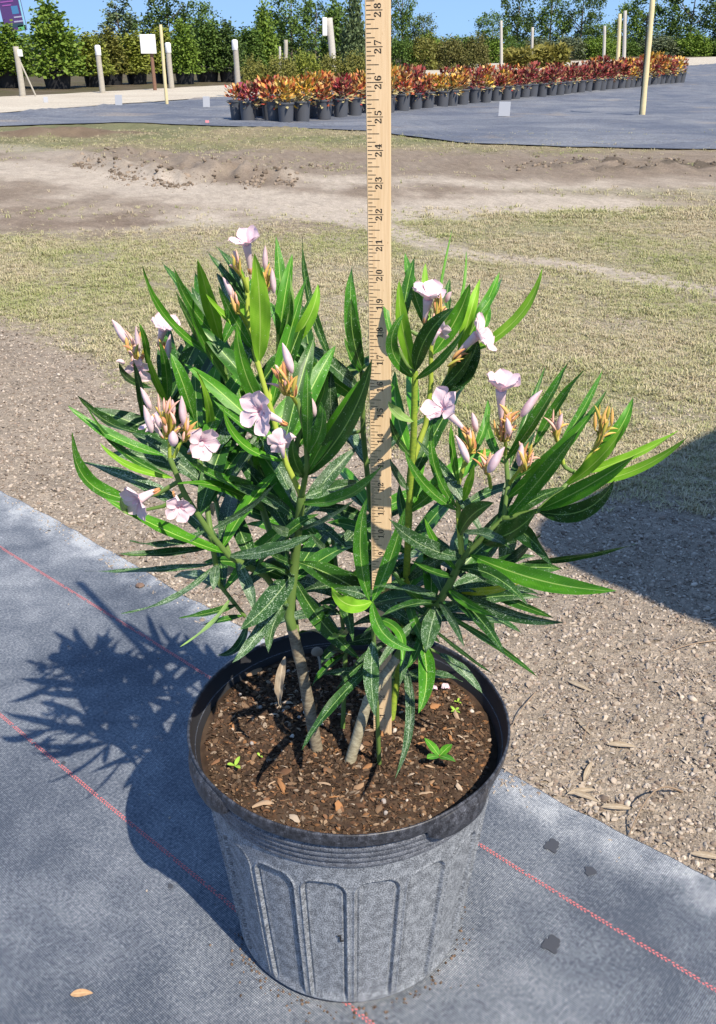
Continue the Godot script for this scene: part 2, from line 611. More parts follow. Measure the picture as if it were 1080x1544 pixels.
# ---------- grass, stones and litter ----------
func tuft_mesh(blades: int, tall: float, spread: float, lean: float) -> ArrayMesh:
	var v := PackedVector3Array()
	var idx := PackedInt32Array()
	for b in blades:
		var a := rng.randf() * TAU
		var p := Vector3(rng.randf_range(-spread, spread), 0, rng.randf_range(-spread, spread))
		var d := Vector3(cos(a), 0, sin(a))
		var s := Vector3(-sin(a), 0, cos(a)) * rng.randf_range(0.0012, 0.0019)
		var h := tall * rng.randf_range(0.5, 1.1)
		var l := lean * rng.randf_range(0.2, 1.2) * tall
		var k := v.size()
		v.append_array([p - s, p + s, p + d * l * 0.35 + Vector3(0, h * 0.65, 0) - s * 0.8, p + d * l * 0.35 + Vector3(0, h * 0.65, 0) + s * 0.8, p + d * l + Vector3(0, h * 0.85, 0)])
		idx.append_array([k, k + 1, k + 2, k + 1, k + 3, k + 2, k + 2, k + 3, k + 4])
	return indexed(v, idx)

func build_grass() -> void:
	var kinds := [tuft_mesh(7, 0.019, 0.012, 1.3), tuft_mesh(6, 0.026, 0.012, 0.9), tuft_mesh(8, 0.014, 0.016, 2.0)]
	var places := [[], [], []]
	var cols := [[], [], []]
	var tries := 240000
	for i in tries:
		var f := rng.randf()
		var z: float = -1.9 - 4.6 * pow(f, 1.25)
		if i % 8 == 0: z = rng.randf_range(-6.0, -12.8)
		var x := rng.randf_range(-1, 1) * (0.75 - 0.42 * z)
		var g: float = land_look(x, z)[1]
		if rng.randf() > g: continue
		var k := rng.randi() % 3
		var s := rng.randf_range(0.45, 1.15) * (0.8 + 0.35 * noise.get_noise_2d(x * 240, z * 240 + 60)) * (1.0 if z > -6 else 1.5)
		var b := Basis(Vector3.UP, rng.randf() * TAU).scaled(Vector3(s, s * rng.randf_range(0.6, 1.2), s))
		places[k].append(Transform3D(b, Vector3(x, land(x, z) - 0.002, z)))
		var n := noise.get_noise_2d(x * 80 + 300, z * 80)
		var dry := Color(0.56, 0.49, 0.345).lerp(Color(0.44, 0.365, 0.24), rng.randf())
		var fresh := Color(0.26, 0.31, 0.10).lerp(Color(0.37, 0.38, 0.17), rng.randf())
		cols[k].append(dry.lerp(fresh, clamp(0.40 + 0.7 * n + rng.randf_range(-0.4, 0.4), 0, 1)))
	var m := tinted(0.8, 0.3)
	m.backlight_enabled = true
	m.backlight = Color(0.35, 0.35, 0.3)
	# crumbled clods along the washed-out bank and the churned strip
	var cpl := []
	var ccl := []
	for i in 3000:
		var x := rng.randf_range(-2.6, -0.3)
		var z := bank_front(x) - rng.randfn() * 0.16 + 0.05
		if i % 3 == 0:
			x = rng.randf_range(1.3, 4.2)
			z = -8.85 + rng.randfn() * 0.22
			if noise.get_noise_2d(x * 190 + 900, z * 190) < 0.0: continue
		elif i % 3 == 1:
			x = rng.randf_range(-2.6, -0.2)
			z = bank_front(x) - rng.randf_range(0.0, 1.3)
			if noise.get_noise_2d(x * 260, z * 260) < 0.12: continue
		elif noise.get_noise_2d(x * 200, 44) < -0.1: continue
		var s: float = 0.004 + 0.022 * pow(rng.randf(), 5.0)
		cpl.append(Transform3D(Basis.from_euler(Vector3(rng.randf(), rng.randf() * TAU, rng.randf())).scaled(Vector3(s, s, s)), Vector3(x, land(x, z) + s * 0.2, z)))
		var cc := Color(0.30, 0.24, 0.185) * rng.randf_range(0.35, 1.0)
		cc.a = 1
		ccl.append(cc)
	tag(scatter("clods", stone_mesh(6, 0.5), tinted(1.0, 0.1), cpl, ccl), "crumbled soil clods along the washed-out bank", "soil", "", "stuff")
	var names := ["grass", "grass", "grass"]
	for k in 3:
		tag(scatter(names[k], kinds[k], m, places[k], cols[k]), ["half dry lawn grass behind the potted oleander", "taller green and straw coloured lawn grass", "flat matted dry grass of the lawn"][k], "grass", "", "stuff")

func stone_mesh(seed_: int, flat: float) -> ArrayMesh:
	var s := SphereMesh.new()
	s.radial_segments = 7
	s.rings = 4
	s.radius = 1.0
	s.height = 2.0
	var arr := s.get_mesh_arrays()
	var v: PackedVector3Array = arr[Mesh.ARRAY_VERTEX]
	for i in v.size():
		var p := v[i]
		p *= 1.0 + 0.45 * noise.get_noise_3d(p.x * 60 + seed_ * 90, p.y * 60, p.z * 60)
		p.y *= flat
		v[i] = p
	return indexed(v, arr[Mesh.ARRAY_INDEX])

# a chip or shred of bark, about one unit long
func chip_mesh(seed_: int) -> ArrayMesh:
	var r := RandomNumberGenerator.new()
	r.seed = seed_
	var v := PackedVector3Array()
	var w := r.randf_range(0.13, 0.30)
	for j in 5:
		var f := j / 4.0
		var half: float = w * (1.0 - 0.75 * pow(abs(f * 2 - 1), 2.2)) * r.randf_range(0.75, 1.15)
		var bow := 0.10 * sin(f * PI) * r.randf_range(0.4, 1.0)
		var c := Vector3(f - 0.5, bow, 0.05 * r.randf_range(-1, 1))
		v.append_array([c + Vector3(0, -0.02, -half), c + Vector3(0, 0.05 * r.randf_range(0.5, 1.4), -half * 0.3), c + Vector3(0, 0.05 * r.randf_range(0.3, 1.2), half * 0.4), c + Vector3(0, -0.02, half)])
	return grid_mesh(v, 4, 5)

func build_litter() -> void:
	var stones := [stone_mesh(1, 0.55), stone_mesh(2, 0.45), stone_mesh(3, 0.7)]
	var chips := [chip_mesh(11), chip_mesh(12), chip_mesh(13)]
	var sp := [[], [], []]
	var sc := [[], [], []]
	var cp := [[], [], []]
	var cc := [[], [], []]
	var tones := [Color(0.47, 0.405, 0.335), Color(0.40, 0.335, 0.27), Color(0.26, 0.20, 0.155), Color(0.46, 0.40, 0.33), Color(0.34, 0.28, 0.23), Color(0.16, 0.125, 0.10), Color(0.22, 0.175, 0.14)]
	for i in 270000:
		var z: float = -0.75 - 3.4 * pow(rng.randf(), 1.35)
		var x := rng.randf_range(-1, 1) * (0.55 - 0.42 * z)
		if under_cloth(x, z + 0.0) : continue
		if rng.randf() < land_look(x, z)[1] * 0.9: continue
		var k := rng.randi() % 3
		var c: Color = tones[rng.randi() % tones.size()] * rng.randf_range(0.8, 1.15)
		c.a = 1
		if rng.randf() < 0.6:
			var s: float = 0.0009 + 0.0036 * pow(rng.randf(), 4.0)
			if rng.randf() < 0.003: s = rng.randf_range(0.004, 0.0075)
			var b := Basis.from_euler(Vector3(rng.randf_range(-0.4, 0.4), rng.randf() * TAU, rng.randf_range(-0.4, 0.4))).scaled(Vector3(s, s, s))
			sp[k].append(Transform3D(b, Vector3(x, land(x, z) + s * 0.15, z)))
			sc[k].append(c)
		else:
			var s: float = 0.003 + 0.011 * pow(rng.randf(), 3.5)
			var b := Basis.from_euler(Vector3(rng.randf_range(-0.7, 0.7), rng.randf() * TAU, rng.randf_range(-0.6, 0.6))).scaled(Vector3(s, s * 1.6, s * rng.randf_range(0.4, 1.2)))
			cp[k].append(Transform3D(b, Vector3(x, land(x, z) + 0.001, z)))
			cc[k].append(c.lerp(Color(0.37, 0.32, 0.262), 0.5))
	var m := tinted(0.9, 0.3)
	for k in 3:
		tag(scatter("gravel", stones[k], m, sp[k], sc[k]), "small stones strewn over the bare soil beside the cloth", "gravel", "loose stones and shreds on the bare soil", "stuff")
		tag(scatter("litter", chips[k], m, cp[k], cc[k]), "dry plant shreds strewn over the bare soil", "litter", "loose stones and shreds on the bare soil", "stuff")
	# larger dry leaves, sticks and stones one can point at
	var leaf_spots := [[856, 1030, 40, 0.5, "long pale dry leaf on the gravel farthest from the pot"], [868, 1085, 70, 0.055, "pale dry leaf lying flat amid the gravel"], [880, 1180, -62, 0.05, "narrow silvery dry leaf pointing at the cloth"], [915, 1125, 10, 0.05, "wide grey dry leaf to the right of the silvery one"], [855, 1200, -10, 0.03, "short curled tan leaf near the cloth edge"], [858, 1196, 30, 0.03, "small yellowed dry leaf near the cloth edge"], [1040, 1290, 15, 0.07, "long straw coloured leaf by the lower right cloth edge"], [905, 1220, 5, 0.045, "crumpled cream leaf lying along the cloth edge"]]
	for q in leaf_spots:
		var p := spot(q[0], q[1])
		var o := put("dry_leaf", leaf_mesh([p + Vector3(0, 0.004, 0), p + Vector3(cos(deg_to_rad(q[2])) * 0.022, 0.009, sin(deg_to_rad(q[2])) * 0.022), p + Vector3(cos(deg_to_rad(q[2])) * 0.045, 0.004, sin(deg_to_rad(q[2])) * 0.045)], 0.0085, 25.0, 0.2, Vector3.UP), M.dry_leaf)
		tag(o, q[4], "leaf", "dry leaves on the bare soil")
	var tan_leaf := spot(108, 1508)
	tag(put("dry_leaf", leaf_mesh([tan_leaf + Vector3(0, 0.009, 0), tan_leaf + Vector3(0.012, 0.013, -0.001), tan_leaf + Vector3(0.025, 0.009, -0.002)], 0.009, 10.0, 0.1, Vector3.UP), M.tan_leaf), "small tan leaf lying on the cloth at the lower left", "leaf")
	tag(put("bark_flake", rock_at(spot(212, 888) + Vector3(0, 0.008, 0), 0.011, 0.35, 5), M.bark_bit), "brown bark flake on the cloth near its edge", "bark")
	for t in [
		[[808, 1046], [786, 1078], [764, 1112], 0.0011, 0.008, "thin straight brown stem leaning beside the pot rim"],
		[[1028, 1196], [975, 1212], [948, 1262], 0.0016, 0.03, "arched bare twig bridging the cloth edge at lower right"],
		[[1078, 968], [1030, 980], [1000, 990], 0.0013, 0.006, "straw stalk lying by the shade at the right"],
		[[880, 1118], [884, 1108], [893, 1098], 0.0008, 0.02, "tiny dry forked sprig standing in the gravel"]]:
		var a := spot(t[0][0], t[0][1]) + Vector3(0, 0.003, 0)
		var b := spot(t[1][0], t[1][1]) + Vector3(0, 0.003, 0)
		var c := spot(t[2][0], t[2][1]) + Vector3(0, 0.003, 0)
		var pts := []
		var rad := []
		for k in 9:
			var f := k / 8.0
			var p: Vector3 = quad_bez(a, b, c, f)
			p.y += t[4] * sin(f * PI)
			pts.append(p)
			rad.append(t[3] * (1.1 - 0.5 * f))
		tag(put("twig", tube(pts, rad, 6), M.twig), t[5], "twig", "twigs on the bare soil")

func rock_at(p: Vector3, s: float, flat: float, seed_: int) -> ArrayMesh:
	var st := SurfaceTool.new()
	st.append_from(stone_mesh(seed_, flat), 0, Transform3D(Basis().scaled(Vector3(s, s, s * 0.7)), p))
	return st.commit()

# ---------- leaves ----------
# a lance-shaped blade along three points: folded along the midrib, its face turned to `face`, rolled by `roll` degrees
func leaf_mesh(pts: Array, width: float, roll: float, fold: float, face: Vector3, bumpy := 0.0) -> ArrayMesh:
	var v := PackedVector3Array()
	var uv := PackedVector2Array()
	var n := 12
	var seed_ := rng.randf() * 100.0
	var twist := rng.randf_range(-42, 42)
	for j in n + 1:
		var t := float(j) / n
		var p: Vector3 = quad_bez(pts[0], pts[1], pts[2], t)
		var d: Vector3 = ((pts[1] - pts[0]) * (1 - t) + (pts[2] - pts[1]) * t).normalized()
		var side := d.cross(face)
		if side.length() < 0.05: side = d.cross(Vector3(0.2, 1, 0.3))
		side = side.normalized().rotated(d, deg_to_rad(roll * (0.7 + 0.5 * t) + twist * (t - 0.45)))
		var up := side.cross(d).normalized()
		var w: float = pow(max(0.0, sin(PI * pow(t, 0.82))), 0.80) * width * 0.5
		if t < 0.08: w = max(w * 0.6, width * 0.05)
		for k in 5:
			var a := (k - 2) / 2.0
			var wave = bumpy * width * 0.16 * sin(t * 17.0 + seed_ + a * 2.0) * abs(a)
			v.append(p + side * a * w * cos(fold) + up * (abs(a) * w * sin(fold) + wave))
			uv.append(Vector2(a * 0.5 + 0.5, 1.0 - t))
	return grid_mesh(v, 5, n + 1, uv)

func leaf_picture(dark: Color, pale: Color, rib: Color, speck: float, seed_: int) -> ImageTexture:
	var r := RandomNumberGenerator.new()
	r.seed = seed_
	var w := 96
	var h := 420
	var spots := PackedFloat32Array()
	spots.resize(w * h)
	for k in int(speck * 900):
		var cx := r.randi() % w
		var cy := r.randi() % h
		var cl := noise.get_noise_2d(cx * 1.2 + seed_ * 50, cy * 0.9)
		if cl < r.randf_range(-0.5, 0.35): continue
		var rad: float = 0.7 + 1.4 * pow(r.randf(), 3.0)
		var str := r.randf_range(0.25, 0.9)
		for dy in range(-2, 3):
			for dx in range(-2, 3):
				var x := cx + dx
				var y := cy + dy
				if x < 0 or y < 0 or x >= w or y >= h: continue
				var q: float = smoothstep(rad + 0.6, rad - 0.4, Vector2(dx, dy).length())
				spots[y * w + x] = max(spots[y * w + x], q * str)
	var f := func(x: int, y: int) -> Color:
		var a: float = abs(x - w * 0.5 + 0.5) / (w * 0.5)
		var n := noise.get_noise_2d(x * 2.2 + seed_ * 31, y * 0.9)
		var c := dark.lerp(pale, clamp(0.35 + 0.7 * n, 0, 1))
		# side veins leave the midrib at a steep angle, close together
		var vein: float = smoothstep(0.72, 1.0, cos((y + a * 26.0) * 0.74)) * 0.20
		c = c.lerp(rib, vein * (1 - a * 0.6))
		c = c.lerp(rib, 0.85 * smoothstep(0.085, 0.03, a))
		c = c.lerp(rib, 0.35 * smoothstep(0.94, 1.0, a))
		c = c.lerp(Color(0.80, 0.84, 0.80), spots[y * w + x])
		return c
	return picture(w, h, f)

var stems := []          # [points in space, radius at each]

func bud_mesh(a: Vector3, b: Vector3, r: float) -> ArrayMesh:
	var pts := []
	var rad := []
	for k in 9:
		var t := k / 8.0
		pts.append(a.lerp(b, t) + Vector3(0, 0.0015 * sin(t * PI), 0))
		rad.append(r * max(0.06, pow(sin(PI * (0.10 + 0.88 * pow(t, 0.72))), 0.9)))
	return tube(pts, rad, 8)

# petals of a funnel flower whose throat is at the origin and which opens along +y
func petal_mesh(angle: float, size: float, open: float, rough_: float) -> ArrayMesh:
	var v := PackedVector3Array()
	var uv := PackedVector2Array()
	var nu := 7
	var nv := 9
	for j in nv:
		var t := j / float(nv - 1)
		# radius grows out of the throat while the petal bends outwards
		var bend: float = lerp(0.25, open, smoothstep(0.0, 0.7, t))
		var rr := size * (0.10 + t * sin(bend) * 0.95)
		var yy := size * (t * cos(bend) * 0.95) - size * 0.10 * t * t
		var half: float = size * (0.09 + 0.30 * smoothstep(0.05, 0.68, t)) * (1.0 - 0.86 * pow(max(0.0, (t - 0.66) / 0.34), 1.7))
		for i in nu:
			var a := (i / float(nu - 1)) * 2 - 1
			var skew := a + 0.30 * t
			var lift := size * 0.10 * a * a * (1 - 0.4 * t) + size * 0.03 * sin(6 * t + 5 * a + rough_)
			v.append(Vector3(rr - abs(a) * size * 0.05 * t, yy + lift, skew * half).rotated(Vector3.UP, angle))
			uv.append(Vector2(a * 0.5 + 0.5, t))
	return grid_mesh(v, nu, nv, uv)

func add_flower(parent: Node, center: Vector3, facing: Vector3, size: float, root: Vector3, petals := 5) -> void:
	var fl := Node3D.new()
	fl.name = "flower"
	parent.add_child(fl, true)
	fl.position = center
	var y := facing.normalized()
	var x := y.cross(Vector3(0.3, 0.1, 1)).normalized()
	var turn := rng.randf() * TAU
	fl.basis = Basis(x, y, x.cross(y)).orthonormalized() * Basis(Vector3.UP, turn)
	for k in petals:
		put("petal", petal_mesh(TAU * k / 5.0 + rng.randf_range(-0.12, 0.12), size * rng.randf_range(0.9, 1.12), rng.randf_range(0.75, 1.15) if facing.y < 0.7 else rng.randf_range(0.5, 0.9), rng.randf() * 6), M.petal, fl)
	# throat and tube narrow back to the stalk
	var back := fl.basis.inverse() * (root - center)
	if back.length() > size * 1.3: back = back.normalized() * size * 1.3
	var pts := []
	var rad := []
	for k in 7:
		var t := k / 6.0
		pts.append(Vector3(0, size * 0.12, 0).lerp(back, t) + Vector3(0, -size * 0.12 * sin(t * PI), 0))
		rad.append(size * lerp(0.22, 0.06, pow(t, 0.8)))
	put("flower_tube", tube(pts, rad, 9), M.tube, fl)
	# frayed crown in the throat
	for k in 5:
		var a := TAU * k / 5.0 + 0.3
		var o := Vector3(cos(a), 0, sin(a)) * size * 0.12 + Vector3(0, size * 0.1, 0)
		put("throat_fringe", leaf_mesh([o, o + Vector3(cos(a) * 0.1, 0.14, sin(a) * 0.1) * size, o + Vector3(cos(a) * 0.22, 0.27, sin(a) * 0.22) * size], size * 0.11, 0.0, 0.2, Vector3(-cos(a), 0.6, -sin(a))), M.fringe, fl)
	# pointed sepals at the root
	for k in 4:
		var a := TAU * k / 4.0
		var d: Vector3 = -back.normalized()
		var s := d.cross(Vector3(cos(a), 0.3, sin(a))).normalized()
		put("sepal", bud_mesh(back - d * 0.001 + s * size * 0.05, back + d * size * 0.28 + s * size * 0.10, size * 0.045), M.calyx, fl)

func nearest_stem(p: Vector2) -> Vector3:         # the point in space of the stem nearest to a spot in the photograph
	var best := 1e9
	var out := Vector3.ZERO
	for s in stem_trace:
		for i in s.size() - 1:
			var a := Vector2(s[i][0], s[i][1])
			var b := Vector2(s[i + 1][0], s[i + 1][1])
			var q := Geometry2D.get_closest_point_to_segment(p, a, b)
			var d := q.distance_to(p)
			if d < best:
				best = d
				var t = a.distance_to(q) / max(a.distance_to(b), 0.01)
				out = Vector3(q.x, q.y, lerp(float(s[i][2]), float(s[i + 1][2]), t))
	return out

# stems: x and y as seen in the photograph, then metres towards the lens from the yardstick's distance
var stem_trace := [
	[[480, 1092, 0.03], [455, 1005, 0.02], [436, 930, 0.01], [444, 850, 0.01], [450, 790, 0.02], [455, 748, 0.03]],
	[[455, 748, 0.03], [430, 695, 0.03], [403, 598, 0.02], [375, 500, 0.01], [372, 418, 0.0]],
	[[455, 748, 0.03], [464, 700, 0.06], [460, 650, 0.065], [448, 600, 0.06]],
	[[405, 604, 0.02], [421, 552, -0.02], [420, 505, -0.03], [418, 460, -0.03]],
	[[438, 918, 0.01], [400, 868, 0.02], [345, 838, 0.04], [318, 806, 0.05], [278, 745, 0.06], [256, 690, 0.06]],
	[[318, 806, 0.05], [309, 738, 0.03], [300, 690, 0.02], [292, 640, 0.01]],
	[[345, 838, 0.04], [322, 740, -0.04], [268, 640, -0.06], [224, 560, -0.06]],
	[[440, 900, 0.0], [400, 780, -0.06], [360, 640, -0.07], [338, 560, -0.07], [326, 500, -0.07]],
	[[522, 1118, 0.05], [555, 1055, 0.04], [600, 990, 0.02], [640, 935, 0.03], [672, 893, 0.04], [697, 842, 0.05]],
	[[697, 842, 0.05], [692, 785, 0.04], [690, 735, 0.03], [703, 690, 0.03]],
	[[697, 842, 0.05], [735, 804, 0.06], [760, 782, 0.06], [766, 730, 0.05], [762, 675, 0.04]],
	[[760, 782, 0.06], [812, 770, 0.07], [850, 735, 0.06], [893, 690, 0.04]],
	[[588, 1070, -0.02], [603, 1000, -0.03], [612, 900, -0.03], [617, 765, -0.01], [624, 660, 0.0], [626, 560, 0.01]],
	[[621, 700, -0.01], [642, 640, -0.02], [650, 580, -0.02], [650, 505, -0.02]],
	[[645, 625, -0.02], [676, 568, -0.03], [694, 535, -0.03]],
	[[574, 1075, 0.05], [565, 985, 0.08], [561, 908, 0.10]],
	[[452, 1000, 0.0], [430, 820, -0.10], [450, 650, -0.13], [500, 560, -0.13], [540, 560, -0.12]],
	[[600, 1010, -0.05], [566, 820, -0.13], [548, 660, -0.13], [546, 560, -0.12]],
	[[672, 893, 0.04], [720, 880, 0.0], [790, 850, -0.05]],
	[[318, 806, 0.05], [330, 880, 0.02], [370, 930, 0.02]],
	[[516, 1088, 0.0], [521, 985, -0.02], [512, 890, -0.04], [500, 800, -0.07]],
]
